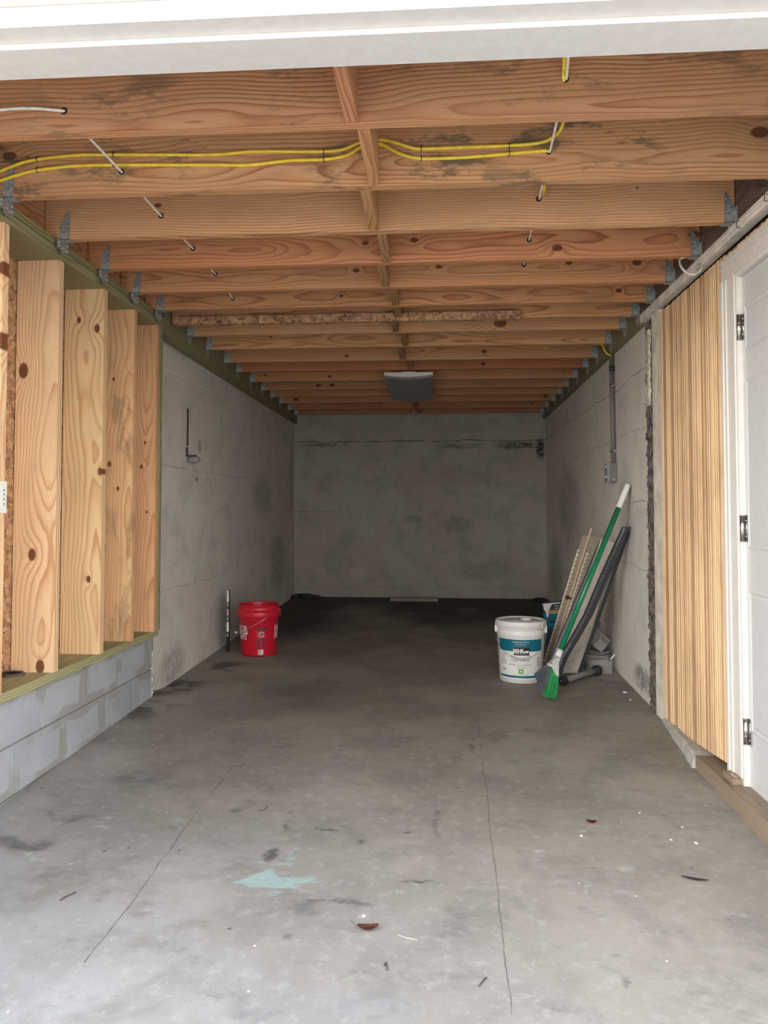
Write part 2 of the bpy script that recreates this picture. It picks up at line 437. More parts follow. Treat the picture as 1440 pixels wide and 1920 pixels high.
parged('wall_paint_right', 1, (.78, .74, .675), (.60, .58, .53), (.74, .69, .625),
    marks=[(7.2, 1.2, .8, .5, (.29, .28, .27), .6), (8.0, .5, .6, .5, (.25, .245, .24), .5), (4.95, 1.05, .3, .5, (.44, .44, .41), .6), (4.62, .12, .25, .10, (.13, .11, .10), .8),
           (5.9, 1.0, .04, .5, LT, .6), (5.4, .5, .05, .3, LT, .5), (4.75, .78, .22, .03, LT, .6)],
    cracks=[(1.96, 4.4, 8.7, .005, .45), (1.18, 4.4, 5.3, .004, .5), (.78, 4.4, 5.6, .004, .3), (1.62, 4.4, 8.7, .004, .25)])

# concrete floor
t = NT('concrete_floor'); v = t.co(); s_ = t.n('SeparateXYZ', {0: v}); x, y, z = s_.outputs
xy = t.n('CombineXYZ', {0: x, 1: y, 2: 0.}).outputs[0]
big = t.noise(xy, .9, 5, .6, .5); med = t.noise(xy, 3.6, 6, .66, .3); sml = t.noise(xy, 22, 6, .7); fin = t.noise(xy, 130, 4, .7)
col = t.mix(t.mr(big, .38, .62), (.335, .302, .256), (.262, .233, .195))
bl = t.math('MULTIPLY', t.mr(t.math('ADD', t.math('MULTIPLY', x, -.6), t.math('MULTIPLY', y, -.55)), -1.9, .1), .8)  # bluish skylight towards the front left, painted into the concrete colour
col = t.mix(bl, col, t.mix(t.mr(big, .4, .6), (.335, .35, .37), (.28, .287, .298)))
col = t.mix(t.mr(med, .45, .68, 0, .6), col, (.20, .188, .17))
col = t.mix(t.mr(sml, .50, .70, 0, .5), col, (.42, .41, .39))
col = t.mix(t.mr(t.noise(t.scale(xy, (1, 1.8, 1), (3, 1, 0)), 5, 6, .75), .53, .70, 0, .5), col, (.15, .145, .135))
col = t.mix(t.mr(fin, .5, .8, 0, .35), col, (.16, .155, .15))
at_ = t.n('Attribute', attribute_type='GEOMETRY', attribute_name='stain')
brk = t.mr(t.noise(xy, 55, 4, .7), .30, .55, .45, 1.)
sa = t.math('MULTIPLY', at_.outputs['Alpha'], brk)
pm = t.vm('SCALE', at_.outputs['Color'], sc=t.math('DIVIDE', 1., t.math('MAXIMUM', at_.outputs['Alpha'], .001)))
col = t.mix(sa, col, pm)
bump = t.math('ADD', t.math('MULTIPLY', sml, .5), t.math('MULTIPLY', fin, .25))
# light and dark specks of grit
vo = t.n('TexVoronoi', {'Vector': xy, 'Scale': 11.}); q = t.n('SeparateColor', {0: vo.outputs['Color']})
sp = t.math('MULTIPLY', t.mr(vo.outputs['Distance'], .055, .03), t.math('GREATER_THAN', q.outputs[0], .55))
col = t.mix(t.math('MULTIPLY', sp, .8), col, (.75, .75, .72))
vo = t.n('TexVoronoi', {'Vector': t.vm('ADD', t.vm('ADD', xy, (3.1, 7.7, 0)), t.vm('SCALE', t.noise(xy, 60, 3, .7, 0, True), sc=.022)), 'Scale': 7.}); q = t.n('SeparateColor', {0: vo.outputs['Color']})
sp = t.math('MULTIPLY', t.mr(vo.outputs['Distance'], .055, .03), t.math('GREATER_THAN', q.outputs[1], .5))
col = t.mix(t.math('MULTIPLY', sp, .75), col, (.05, .05, .055))
M['concrete_floor'] = t.out(col, .72, bump, .35, .006, 0, .35)

# grey concrete blocks and mortar
t = NT('block'); v = t.co(); s_ = t.n('SeparateXYZ', {0: v})
isl = t.n('NewGeometry').outputs['Random Per Island']
a = t.noise(v, 5, 5, .65); f_ = t.noise(v, 120, 4, .75)
c = t.mix(isl, (.30, .315, .345), (.38, .395, .425))
c = t.mix(t.mr(a, .42, .66, 0, .7), c, (.42, .44, .47))
c = t.mix(t.mr(f_, .45, .75, 0, .45), c, (.20, .205, .215))
dv = t.vm('ADD', v, t.vm('SCALE', t.vm('SUBTRACT', t.noise(v, 9, 4, .6, 0, True), (.5, .5, .5)), sc=.06)); ds = t.n('SeparateXYZ', {0: dv})
br = t.n('TexBrick', {'Vector': t.n('CombineXYZ', {0: t.math('SUBTRACT', ds.outputs[1], 2.28), 1: t.math('SUBTRACT', ds.outputs[2], .003), 2: 0.}).outputs[0], 'Scale': 1., 'Mortar Size': .042, 'Mortar Smooth': .25, 'Brick Width': .386, 'Row Height': .1995, 'Color1': (0, 0, 0, 1), 'Color2': (0, 0, 0, 1), 'Mortar': (1, 1, 1, 1)}, offset=.5)
sm_ = t.math('MULTIPLY', br.outputs['Fac'], t.mr(t.noise(v, 4, 3), .42, .58))
c = t.mix(t.math('MULTIPLY', sm_, .75), c, (.27, .265, .235))
M['block'] = t.out(c, .9, f_, .5, .004, 0, .2)
plain('mortar', (.30, .295, .27), .9, var=.12, sc=50)
plain('rough_brick', (.20, .165, .135), .95, var=.35, sc=22)
plain('aged_white', (.80, .74, .64), .7, var=.10, sc=9)
plain('old_concrete', (.46, .44, .39), .9, var=.09, sc=30)
plain('house_wall', (.60, .58, .55), .8)
plain('ceiling_ply', (.40, .29, .18), .8, var=.2, sc=6)
t = NT('driveway_concrete'); v = t.co(); n_ = t.noise(v, 3, 6, .65)
M['driveway_concrete'] = t.out(t.mix(n_, (.38, .38, .38), (.50, .50, .49)), .85)

# grooved wall boarding: fine pale and burnt vertical strips
def slat(name, c1, c2, c3):
    t = NT(name); v = t.co(); isl = t.n('NewGeometry').outputs['Random Per Island']
    vv = t.vm('ADD', v, t.n('CombineXYZ', {0: 0., 1: t.math('MULTIPLY', isl, .12), 2: t.math('MULTIPLY', isl, 2.)}).outputs[0])
    st = t.noise(t.scale(vv, (1, 14, 1.6)), 4.5, 4, .6)
    gr = t.noise(t.scale(vv, (1, 60, 2.2)), 6, 3, .6)
    bl_ = t.noise(t.scale(v, (1, 1, .6)), 3.0, 4, .6)
    c = t.mix(t.math('FRACT', t.math('MULTIPLY', isl, 7.7)), c1, c2)
    c = t.mix(t.mr(st, .42, .66, 0, .42), c, c3)
    c = t.mix(t.mr(bl_, .44, .66, 0, .50), c, tuple(q*.9 for q in c3))
    c = t.mix(t.mr(gr, .5, .8, 0, .4), c, tuple(min(1, q*1.25) for q in c1))
    M[name] = t.out(c, .6, gr, .15, .001, 0, .35)
slat('slat_brown', (.60, .395, .23), (.53, .335, .19), (.34, .195, .115))
slat('slat_pale', (.82, .62, .375), (.74, .535, .31), (.56, .365, .20))

# ================================================================ THE SHELL
# floor: slopes up towards the back, a low mortar fillet along the block wall; stains are worked out per vertex
import numpy as np
def lattice(ix, iy, seed):
    h = (ix.astype(np.int64)*374761393+iy.astype(np.int64)*668265263+seed*974634777) & 0xffffffff
    h = ((h ^ (h >> 13))*1274126177) & 0xffffffff
    return ((h ^ (h >> 16)) & 0xffffff)/float(0xffffff)
def fbm(x_, y_, sc, oct_=4, seed=1, rough=.6):
    tot = 0; amp = 1; s_ = 0
    for k in range(oct_):
        X_ = x_*sc+seed*3.7; Y_ = y_*sc+seed*9.1; ix = np.floor(X_); iy = np.floor(Y_); fx = X_-ix; fy = Y_-iy
        fx = fx*fx*(3-2*fx); fy = fy*fy*(3-2*fy); a_ = lattice(ix, iy, seed+k); b_ = lattice(ix+1, iy, seed+k); c_ = lattice(ix, iy+1, seed+k); d_ = lattice(ix+1, iy+1, seed+k)
        tot = tot+amp*((a_*(1-fx)+b_*fx)*(1-fy)+(c_*(1-fx)+d_*fx)*fy); s_ += amp; amp *= rough; sc *= 2
    return tot/s_
def sst(v_, a_, b_):
    t_ = np.clip((v_-a_)/(b_-a_), 0, 1); return t_*t_*(3-2*t_)
xs = np.arange(-2.0, 1.35, .011); ys = [1.0]
while ys[-1] < 8.85: ys.append(ys[-1]+.005+.0034*(ys[-1]-1.0))
ys = np.array(ys); GX, GY = np.meshgrid(xs, ys)
CO = np.zeros(GX.shape+(3,)); AL = np.zeros(GX.shape)
d1x = GX+(fbm(GX, GY, 4.5, 5, 11)-.5)*.30; d1y = GY+(fbm(GX, GY, 4.5, 5, 31)-.5)*.30
d2x = GX+(fbm(GX, GY, 18, 3, 51)-.5)*.05; d2y = GY+(fbm(GX, GY, 18, 3, 71)-.5)*.05
gran_n = {g_: fbm(GX, GY, g_, 5, 90+g_, .68) for g_ in (3, 4, 5, 6, 8, 9, 10, 20, 30)}
def pxblob(c, ex, ey, colr, s2, broad=False, soft=.5, rot=0, g=None):
    """a floor stain given by where the photo shows it: centre and half sizes in pixels"""
    global CO, AL
    P = fl(*c); Q = fl(c[0]+ex, c[1]); U = fl(c[0], c[1]-ey)
    dx = (d1x if broad else d2x)-P.x; dy = (d1y if broad else d2y)-P.y
    ca, sa_ = math.cos(rot), math.sin(rot); u_ = (dx*ca+dy*sa_)/(Q-P).length; v_ = (-dx*sa_+dy*ca)/max(.004, (U-P).length)
    m_ = sst(np.sqrt(u_*u_+v_*v_), 1.0, 1-soft)
    if g: m_ = m_*(.12+.88*sst(gran_n[g], .40, .58))
    m_ = m_*s2; AL = 1-(1-AL)*(1-m_); CO = CO*(1-m_)[..., None]+np.array(colr)*m_[..., None]
DK = (.055, .055, .06); TL = (.31, .45, .44); BR = (.14, .12, .105)
# broad wear and damp
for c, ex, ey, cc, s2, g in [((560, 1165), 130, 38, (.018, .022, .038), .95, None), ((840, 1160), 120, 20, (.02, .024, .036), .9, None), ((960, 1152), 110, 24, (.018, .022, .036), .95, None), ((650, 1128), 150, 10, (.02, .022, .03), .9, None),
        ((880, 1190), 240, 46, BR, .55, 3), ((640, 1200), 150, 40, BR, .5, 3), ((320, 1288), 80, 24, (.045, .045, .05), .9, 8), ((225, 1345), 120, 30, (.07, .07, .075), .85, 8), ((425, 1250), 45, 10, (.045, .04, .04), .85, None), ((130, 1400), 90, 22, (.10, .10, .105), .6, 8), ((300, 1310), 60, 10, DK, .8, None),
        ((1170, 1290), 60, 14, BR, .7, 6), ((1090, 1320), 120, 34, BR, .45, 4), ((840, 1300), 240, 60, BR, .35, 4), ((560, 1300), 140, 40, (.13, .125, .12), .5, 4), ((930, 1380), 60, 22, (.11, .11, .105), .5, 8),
        ((780, 1455), 200, 26, (.15, .145, .135), .45, 5), ((290, 1465), 120, 22, (.14, .14, .145), .55, 5), ((40, 1590), 90, 16, DK, .7, None), ((150, 1535), 90, 9, (.13, .125, .115), .7, None),
        ((1140, 1420), 110, 30, (.15, .145, .13), .4, 5), ((1330, 1560), 90, 40, (.16, .155, .145), .35, 5), ((590, 1570), 260, 60, (.19, .185, .17), .35, 5), ((1000, 1510), 40, 80, (.17, .16, .145), .3, 6),
        ((860, 1400), 16, 70, (.20, .15, .12), .35, 9)]:
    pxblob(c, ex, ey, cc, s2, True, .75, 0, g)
pxblob((510, 1604), 20, 17, (.05, .052, .06), .8, False, .6, 0, None)
for c, ex, ey, cc, s2, r in [((600, 1555), 40, 2.2, DK, .8, 0), ((758, 1560), 32, 2.5, DK, .85, 0), ((790, 1653), 50, 2.6, DK, .8, 0), ((625, 1692), 95, 4, (.10, .10, .11), .75, 0),
        ((575, 1702), 40, 14, (.12, .12, .14), .6, 0), ((725, 1522), 30, 7, DK, .6, 0), ((540, 1538), 9, 20, DK, .6, 0), ((436, 1522), 12, 6, DK, .6, 0), ((678, 1580), 9, 7, DK, .6, 0), ((1010, 1370), 40, 5, DK, .35, 0),
        ((818, 1530), 7, 42, (.13, .10, .085), .5, 0), ((532, 1756), 14, 5, DK, .6, 0), ((909, 1695), 6, 5, DK, .9, 0), ((1172, 1842), 9, 6, DK, .5, 0), ((1157, 1792), 12, 5, (.14, .12, .14), .5, 0), ((885, 1390), 5, 30, DK, .5, 0),
        ((700, 1890), 130, 26, (.25, .26, .28), .4, 0), ((470, 1905), 100, 12, (.17, .18, .20), .6, 0), ((1310, 1633), 9, 4, BR, .7, 0), ((80, 1655), 14, 4, DK, .7, 0)]:
    pxblob(c, ex*1.1, ey*1.25, cc, min(1, s2*1.15), False, .6, r, 20)
# mint paint splash, chips and smears of old paint
for c, ex, ey, s2, r in [((505, 1654), 62, 14, .75, -.10), ((560, 1648), 40, 7, .65, .25), ((455, 1652), 34, 4, .7, .1), ((575, 1652), 30, 4, .6, -.1), ((540, 1662), 30, 7, .6, 0), ((500, 1640), 22, 8, .7, .4), ((550, 1605), 5, 14, .5, 0), ((535, 1622), 26, 2.2, .6, .25), ((495, 1618), 14, 2.0, .6, -.3), ((508, 1677), 14, 5, .5, 0)]:
    pxblob(c, ex, ey, TL, s2, False, .35, r)
for c, ex, ey in [((75, 1604), 38, 9), ((98, 1630), 14, 3), ((135, 1627), 12, 4), ((148, 1723), 9, 4), ((130, 1665), 14, 4), ((205, 1535), 22, 3), ((26, 1760), 6, 3), ((190, 1552), 22, 3), ((228, 1592), 8, 3), ((103, 1647), 6, 3), ((1104, 1673), 14, 5), ((1010, 1594), 14, 5), ((1089, 1560), 10, 3), ((1000, 1570), 9, 3), ((675, 1714), 12, 4), ((1170, 1630), 22, 8)]:
    pxblob(c, ex, ey, (.46, .48, .45), .6, False, .5, 0, 30)
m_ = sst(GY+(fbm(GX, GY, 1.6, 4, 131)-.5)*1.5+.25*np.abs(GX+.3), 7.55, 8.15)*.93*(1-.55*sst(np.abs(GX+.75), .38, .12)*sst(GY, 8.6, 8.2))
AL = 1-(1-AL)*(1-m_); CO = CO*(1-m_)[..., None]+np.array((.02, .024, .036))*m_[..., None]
ny, nx = GX.shape
verts = [(float(GX[j, i]), float(GY[j, i]), floor_z(float(GX[j, i]), float(GY[j, i]))) for j in range(ny) for i in range(nx)]
faces = [(j*nx+i, j*nx+i+1, (j+1)*nx+i+1, (j+1)*nx+i) for j in range(ny-1) for i in range(nx-1)]
n_grid = len(faces); ST = np.concatenate([CO, AL[..., None]], axis=2).reshape(-1, 4)
# joints and cracks: ragged dark grooves along the lines the slab shows
def crack(pts, w, seed):
    global ST
    rr = random.Random(seed); P = [fl(*p) for p in pts]; path = []
    for a, b in zip(P, P[1:]):
        n = max(2, int((b-a).length/.02))
        path += [a+(b-a)*(k/n) for k in range(n)]
    off = 0
    prev = None
    for k, p in enumerate(path):
        d = (path[min(k+1, len(path)-1)]-path[max(k-1, 0)]).normalized(); n_ = Vector((-d.y, d.x, 0)); off = off*.9+rr.uniform(-.0022, .0022)
        ww = w*rr.uniform(.2, 1.0)*(0.25 if rr.random() < .12 else 1); q = p+n_*off; i0 = len(verts)
        for s_ in (-1, 1):
            r_ = q+n_*ww*s_; verts.append((r_.x, r_.y, floor_z(r_.x, r_.y)+.0006))
        if prev is not None: faces.append((prev, prev+1, i0+1, i0))
        prev = i0
crack([(535, 1300), (442, 1432), (345, 1557), (250, 1690), (150, 1815)], .0018, 3)
crack([(893, 1335), (905, 1425), (918, 1545), (932, 1668), (944, 1800), (962, 1915)], .0016, 4)
crack([(560, 1312), (760, 1316), (880, 1330)], .0010, 5)
ST = np.concatenate([ST, np.zeros((len(verts)-len(ST), 4))])
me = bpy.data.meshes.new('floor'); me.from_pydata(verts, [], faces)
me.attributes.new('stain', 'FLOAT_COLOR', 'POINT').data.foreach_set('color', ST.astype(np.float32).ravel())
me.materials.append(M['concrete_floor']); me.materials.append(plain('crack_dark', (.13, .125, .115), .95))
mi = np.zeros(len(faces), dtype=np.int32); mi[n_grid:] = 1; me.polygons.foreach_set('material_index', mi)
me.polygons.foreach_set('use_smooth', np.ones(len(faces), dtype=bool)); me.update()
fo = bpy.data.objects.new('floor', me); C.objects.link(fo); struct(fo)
mb = MB().box((-7, -9, -.5), (7, 1.0, floor_z(0, .9)-.006)); struct(ob('driveway', mb, 'driveway_concrete'), 'concrete driveway outside the garage door')

BYL, BYR = 8.78, 8.70   # back wall
def wallbox(name, a, b, th, z0, z1, mat, side):
    a = Vector(a); b = Vector(b); d = (b-a).normalized(); n_ = Vector((d.y, -d.x, 0))*side*th
    pts = [Vector((a.x, a.y, z0)), Vector((b.x, b.y, z0)), Vector((b.x, b.y, z0))+n_, Vector((a.x, a.y, z0))+n_]
    mb = MB().hexa(pts+[p+Vector((0, 0, z1-z0)) for p in pts]); return struct(ob(name, mb, mat))
wallbox('wall_back', (-1.75, 8.775, 0), (1.40, 8.715, 0), .2, -.1, 2.6, 'wall_paint_back', -1)
wallbox('wall_left', (-1.712, 4.30, 0), (-1.662, 8.79, 0), .2, -.2, 2.6, 'wall_paint_left', -1)
wallbox('wall_right', (1.237, 4.40, 0), (1.285, 8.75, 0), .2, -.2, 2.6, 'wall_paint_right', 1)
# subfloor above the joists
struct(ob('ceiling', MB().box((-2.05, 1.6, 2.508), (1.6, 8.95, 2.53)), 'ceiling_ply'))
# front wall above and beside the opening
mb = MB().box((-4.5, 1.66, 2.34), (4.5, 1.80, 5.2)); mb.box((-4.5, 1.66, -.3), (-1.86, 1.80, 2.34)); mb.box((1.42, 1.66, -.3), (4.5, 1.80, 2.34))
struct(ob('wall_front', mb, 'house_wall'))
struct(ob('wall_left_sheathing', MB().box((-1.83, 1.8, .43), (-1.805, 4.27, 2.24)), 'osb'), 'strand board behind the left studs')
struct(ob('wall_left_outer', MB().box((-2.05, 1.8, -.3), (-1.86, 4.32, 2.6)), 'house_wall'))
struct(ob('wall_right_outer', MB().box((1.32, 1.8, -.3), (1.5, 4.42, 2.6)), 'house_wall'))

# stepped white lintel over the opening
mb = MB()
mb.box((-1.9, 1.668, 2.2), (1.45, 1.785, 2.34))
mb.box((-1.9, 1.610, 2.2145), (1.45, 1.667, 2.34))
mb.box((-1.9, 1.592, 2.262), (1.45, 1.609, 2.60))
mb.box((-1.9, 1.560, 2.31), (1.45, 1.591, 2.60))
mb.bevel(.003)
o = ob('trim_1', mb, 'lintel_white'); struct(o, 'stepped white lintel trim across the top of the garage opening')

# knee wall of grey blocks
mb = MB(); mb.box((-1.86, 1.7, -.25), (-1.656, 4.27, .392)); mb.mi = 1
XF = -1.648; run = .386; ch = .1995
for k in range(-2, 2):
    z0 = .003+k*ch+.005; z1 = z0+ch-.009
    y0 = 2.28-run*4+(run/2 if k % 2 == 0 else 0)
    while y0 < 4.30:
        a, b = max(1.75, y0+.005), min(4.285, y0+run-.005)
        if b-a > .03:
            m2 = MB(); m2.box((-1.84, a, z0), (XF, b, min(z1, .391))); m2.bevel(.003)
            me = bpy.data.meshes.new('t'); m2.b.to_mesh(me); m2.b.free(); n0 = len(mb.b.faces); mb.b.from_mesh(me); bpy.data.meshes.remove(me)
            mb.b.faces.ensure_lookup_table()
            for f in mb.b.faces[n0:]: f.material_index = 1
        y0 += run
struct(ob('wall_left_lower', mb, ['mortar', 'block']), 'low knee wall of grey concrete blocks')

# right front wall: base kerb
# ================================================================ RIGHT FRONT WALL, DOOR, KERB
XR = 1.222
def yat(px, x=XR): return atX(px, 1000, x).y
yC0, yC1 = yat(1228, 1.226), yat(1243, 1.226)       # aged white corner board
yP1 = yat(1364)                                       # boarding meets door casing
mb = MB(); z = -.02
while z < 2.24:                                        # ragged broken edge of the old wall
    h = random.uniform(.008, .035); mb.box((1.224+random.uniform(0, .008), yC0+.002, z), (1.40, 4.41+random.uniform(-.015, .02), z+h)); z += h
mb.bevel(.003); struct(ob('trim_2', mb, 'rough_brick'), 'ragged brown broken edge of the old wall')
mb = MB(); z = 1.72
while z < 2.14:
    h = random.uniform(.02, .06); mb.box((1.214+random.uniform(0, .004), 4.315, z), (1.235, 4.36+random.uniform(-.01, .02), z+h)); z += h
mb.bevel(.004); tag(ob('sealing_foam', mb, 'foam'), 'yellowish foam strip stuck high on the broken right wall edge', 'foam')
mb = MB().box((XR, yC1+.003, -.005), (1.30, yC0, 2.262)).bevel(.003); struct(ob('trim_3', mb, 'aged_white'), 'aged white vertical board between broken wall edge and slatted boarding')
mb = MB(); mb2 = MB()
def ribs(ya, yb, z0f, z1):
    y = ya
    while y > yb+.003:
        pale = random.random() < .40
        w = random.uniform(.0022, .0045) if pale else random.uniform(.004, .0105)
        w = min(w, y-yb); dx = random.uniform(-.0028, 0) if pale else random.uniform(.0005, .003)
        mb.mi = 1 if pale else 0
        mb.box((XR+dx, y-w, z0f(y)), (1.2495, y, z1)); y -= w+.0004
ribs(yC1-.004, yP1-.01, lambda y: .018+.045*(yC1-y)/(yC1-yP1)-.012*math.sin(math.pi*(yC1-y)/(yC1-yP1)), 2.195)
ribs(yP1-.01, 1.82, lambda y: 2.10, 2.188)
o = ob('slatted_boarding', mb, ['slat_brown', 'slat_pale'])
tag(o, 'burnt golden-brown wall boarding of fine vertical strips beside the grey door', 'wall panel')
struct(ob('wall_right_front', MB().box((1.25, 1.8, .04), (1.32, 2.24, 2.505)).box((1.25, 3.13, .04), (1.32, yC1, 2.505)).box((1.25, 2.24, 2.09), (1.32, 3.13, 2.505)), 'dark_gap'), 'framing behind the slatted boarding, painted near-black as shade in its gaps')  # near-black colour stands for the shade seen through the gaps

# casing
def casing(parts_, name, z_lo, z_hi, yo, yi, head=False):
    mb = MB()
    for a, b, dx in parts_:
        if not head: mb.box((XR-dx, yo+(yi-yo)*a, z_lo), (1.25, yo+(yi-yo)*b, z_hi))
    mb.bevel(.0015); return mb
yo, yi = yP1, yat(1384, 1.216)
P_ = [(0, .16, .016), (.16, .34, .011), (.34, .42, .014), (.42, 1, .009)]
mb = MB()
for a, b, dx in P_: mb.box((XR-dx, yo+(yi-yo)*a, .012 if a < .42 else -.005), (1.27, yo+(yi-yo)*b, 2.0768))
mb.box((1.218, yi-.016, -.03), (1.30, yi, 2.075))         # jamb
mb.bevel(.0015); struct(ob('trim_4', mb, 'trim_white'), 'white moulded casing down the hinge side of the grey door')
mb = MB()
for a, b, dx in P_: mb.box((XR-dx, 2.12, 2.165-.088*b), (1.27, yo, 2.165-.088*a))
mb.box((1.218, 2.20, 2.060), (1.30, yi-.016, 2.077)); mb.bevel(.0015); struct(ob('trim_5', mb, 'trim_white'), 'white moulded casing over the grey door')
mb = MB()
for a, b, dx in P_: mb.box((XR-dx, 2.12+.088*a, .0), (1.27, 2.12+.088*b, 2.165))
struct(ob('trim_6', mb, 'trim_white'), 'white casing down the latch side of the grey door')

# door leaf with six raised panels
XD = 1.240; yd0, yd1 = yi-.018, yi-.018-.82; zd0, zd1 = -.028, 2.058
mb = MB(); mb.box((XD, yd1, zd0), (XD+.042, yd0, zd1))
door = struct(ob('door_1', mb, 'door_paint', origin=(XD, yd0, zd0)), 'pale grey six-panel door standing closed in the right wall')
zr = [(atX(1405, 655, XD).z, atX(1405, 566, XD).z), (atX(1404, 1030, XD).z, atX(1404, 708, XD).z), (atX(1408, 1372, XD).z, atX(1406, 1106, XD).z)]
ys0 = yat(1404, XD)
for z0, z1 in zr:
    for k in range(2):
        ya = ys0-k*.335; yb = ya-.25; pm = MB()
        def fr(ya, yb, z0, z1, w, x0, x1):
            o4 = [(ya, z0), (yb, z0), (yb, z1), (ya, z1)]; i4 = [(ya-w, z0+w), (yb+w, z0+w), (yb+w, z1-w), (ya-w, z1-w)]
            vo_ = [pm.b.verts.new((x0, a, b)) for a, b in o4]; vi_ = [pm.b.verts.new((x1, a, b)) for a, b in i4]
            for i in range(4): pm._f([vo_[i], vo_[(i+1) % 4], vi_[(i+1) % 4], vi_[i]])
            return vi_
        fr(ya, yb, z0, z1, .007, XD-.0005, XD-.006); fr(ya-.007, yb+.007, z0+.007, z1-.007, .010, XD-.006, XD-.001)
        fr(ya-.017, yb+.017, z0+.017, z1-.017, .014, XD-.001, XD-.0045)
        v_ = fr(ya-.031, yb+.031, z0+.031, z1-.031, .004, XD-.0045, XD-.0045); pm._f(v_)
        ob('panel', pm, 'door_paint', door)
for py0, py1 in ((642, 593), (1015, 966), (1390, 1342)):
    px = 1380+(py0-600)/780*11
    a = atX(px-1, py0, 1.225); b = atX(px-1, py1, 1.225); hm = MB()
    hm.tube([(1.224, yi-.019, a.z), (1.224, yi-.019, b.z)], .0080, 12)
    for q in (.02, .34, .66, .98): hm.tube([(1.224, yi-.019, a.z+(b.z-a.z)*q-.001), (1.224, yi-.019, a.z+(b.z-a.z)*q+.001)], .0088, 12)
    hm.box((1.2335, yi-.048, a.z), (1.2395, yi-.020, b.z))
    h = ob('hinge', hm, 'chrome', door)
    for q in (.2, .5, .8): ob('screw', MB().ball((1.233, yi-.034, a.z+(b.z-a.z)*q), .0045, (.5, 1, 1), 8), 'chrome', h)
mb = MB().tube([(XD-.002, yd1+.06, .98), (XD-.03, yd1+.06, .98)], .011, 12).ball((XD-.05, yd1+.06, .98), .028)
ob('door_knob', mb, 'chrome', door)
struct(ob('door_threshold', MB().box((1.19, yd1, -.055), (1.30, yd0+.01, -.034)).bevel(.002), 'galv'), 'grey metal threshold under the door')

# kerb: broken concrete, then an old timber
def kx(y): return 1.157 if y < 3.46 else 1.150+.078*(y-3.46)/.75
mb = MB(); ya = 4.24
prevp = None; N = 14; L0 = []
rr = random.Random(5)
for i in range(N+1):
    y = 4.24-(4.24-3.46)*i/N; x = kx(y)+rr.uniform(-.003, .003); zt = .026+rr.uniform(-.002, .002); zb = floor_z(1.15, y)-.03
    L0.append([(x-.012, y, zb), (x+rr.uniform(-.003, .006), y, zt-.012), (x+.012, y, zt), (1.30, y, zt), (1.30, y, zb)])
rv = [[mb.b.verts.new(p) for p in r_] for r_ in L0]
for A, B in zip(rv, rv[1:]):
    for k in range(5): mb._f([A[k], A[(k+1) % 5], B[(k+1) % 5], B[k]])
mb._f(rv[0]); mb._f(rv[-1][::-1])
tag(ob('concrete_kerb', mb, 'old_concrete'), 'broken pale concrete kerb at the far foot of the slatted boarding', 'kerb')
o = board('kerb_timber', (1.24, 3.455, -.035), (1.24, 1.82, -.035), .125, .165, (0, 0, 1), 'old_timber', bev=.006); o.color = (1, 1, 1, .6)
tag(o, 'weathered brown timber lying along the foot of the door wall', 'timber')
o = ob('stop_block', MB().box((1.178, yo-.03, .0285), (1.23, yi-.004, .052)).bevel(.002), 'old_timber'); tag(o, 'small brown wood block on the kerb timber at the casing foot', 'wood block')
o = ob('wood_splinter', MB().prism([atX(1357, 1447, 1.19), atX(1372, 1452, 1.19), atX(1382, 1459, 1.19), atX(1367, 1456, 1.19)], (.006, 0, .003)), 'pinkish'); tag(o, 'pale splinter of wood on the timber beside the door casing', 'splinter')

# ================================================================ CEILING JOISTS
JY = [2.218, 2.648, 3.07, 3.463, 3.836, 4.176, 4.479, 4.786, 5.195, 5.650, 6.019, 6.478, 6.922, 7.313, 7.751, 8.223, 8.617]
ZB, ZT = 2.27, 2.505
ordn = ['nearest', 'second', 'third', 'fourth', 'fifth', 'sixth', 'seventh', 'eighth', 'ninth', 'tenth', 'eleventh', 'twelfth', 'thirteenth', 'fourteenth', 'fifteenth', 'sixteenth', 'seventeenth']
look = ['orange-brown pine ceiling joist just behind the white lintel', 'mould-stained pine ceiling joist with the yellow cables stapled along it', 'pale pine ceiling joist with oval grain, in front of the knotty red one',
        'reddish pine ceiling joist with dark round knots', 'orange pine ceiling joist with knots near its right end', 'brown pine ceiling joist right in front of the strand-board strip',
        'pine ceiling joist carrying the strand-board strip', 'pale pine ceiling joist with a burnt wedge-shaped knot', 'pale straight-grained pine joist behind the one with the burnt wedge knot',
        'pine ceiling joist with one black round knot right of centre', 'red-brown pine ceiling joist just in front of the light fixture', 'pine joist meeting the front end of the light fixture', 'pine joist over the middle of the light fixture',
        'pine joist over the rear half of the light fixture', 'pine joist with black knots just behind the light fixture', 'second last pine ceiling joist before the back wall', 'rearmost pine ceiling joist, nearest the back wall']
tints = [(.93, .85, .80), (1.0, .97, .88), (1.08, 1.08, 1.02), (1.0, .80, .70), (1.04, .93, .82), (.98, .86, .72), (1.06, 1., .88), (1.12, 1.12, 1.05), (1.06, 1.04, .92), (1.02, .96, .84), (.88, .62, .55), (1., .92, .82), (.92, .86, .8), (.96, .9, .82), (.96, .88, .8), (.9, .8, .74), (.88, .78, .72)]
alph = [.35, .0, .85, .9, .9, .7, .8, 1, 1, 1, .9, .9, .8, .9, .8, .9, .9]
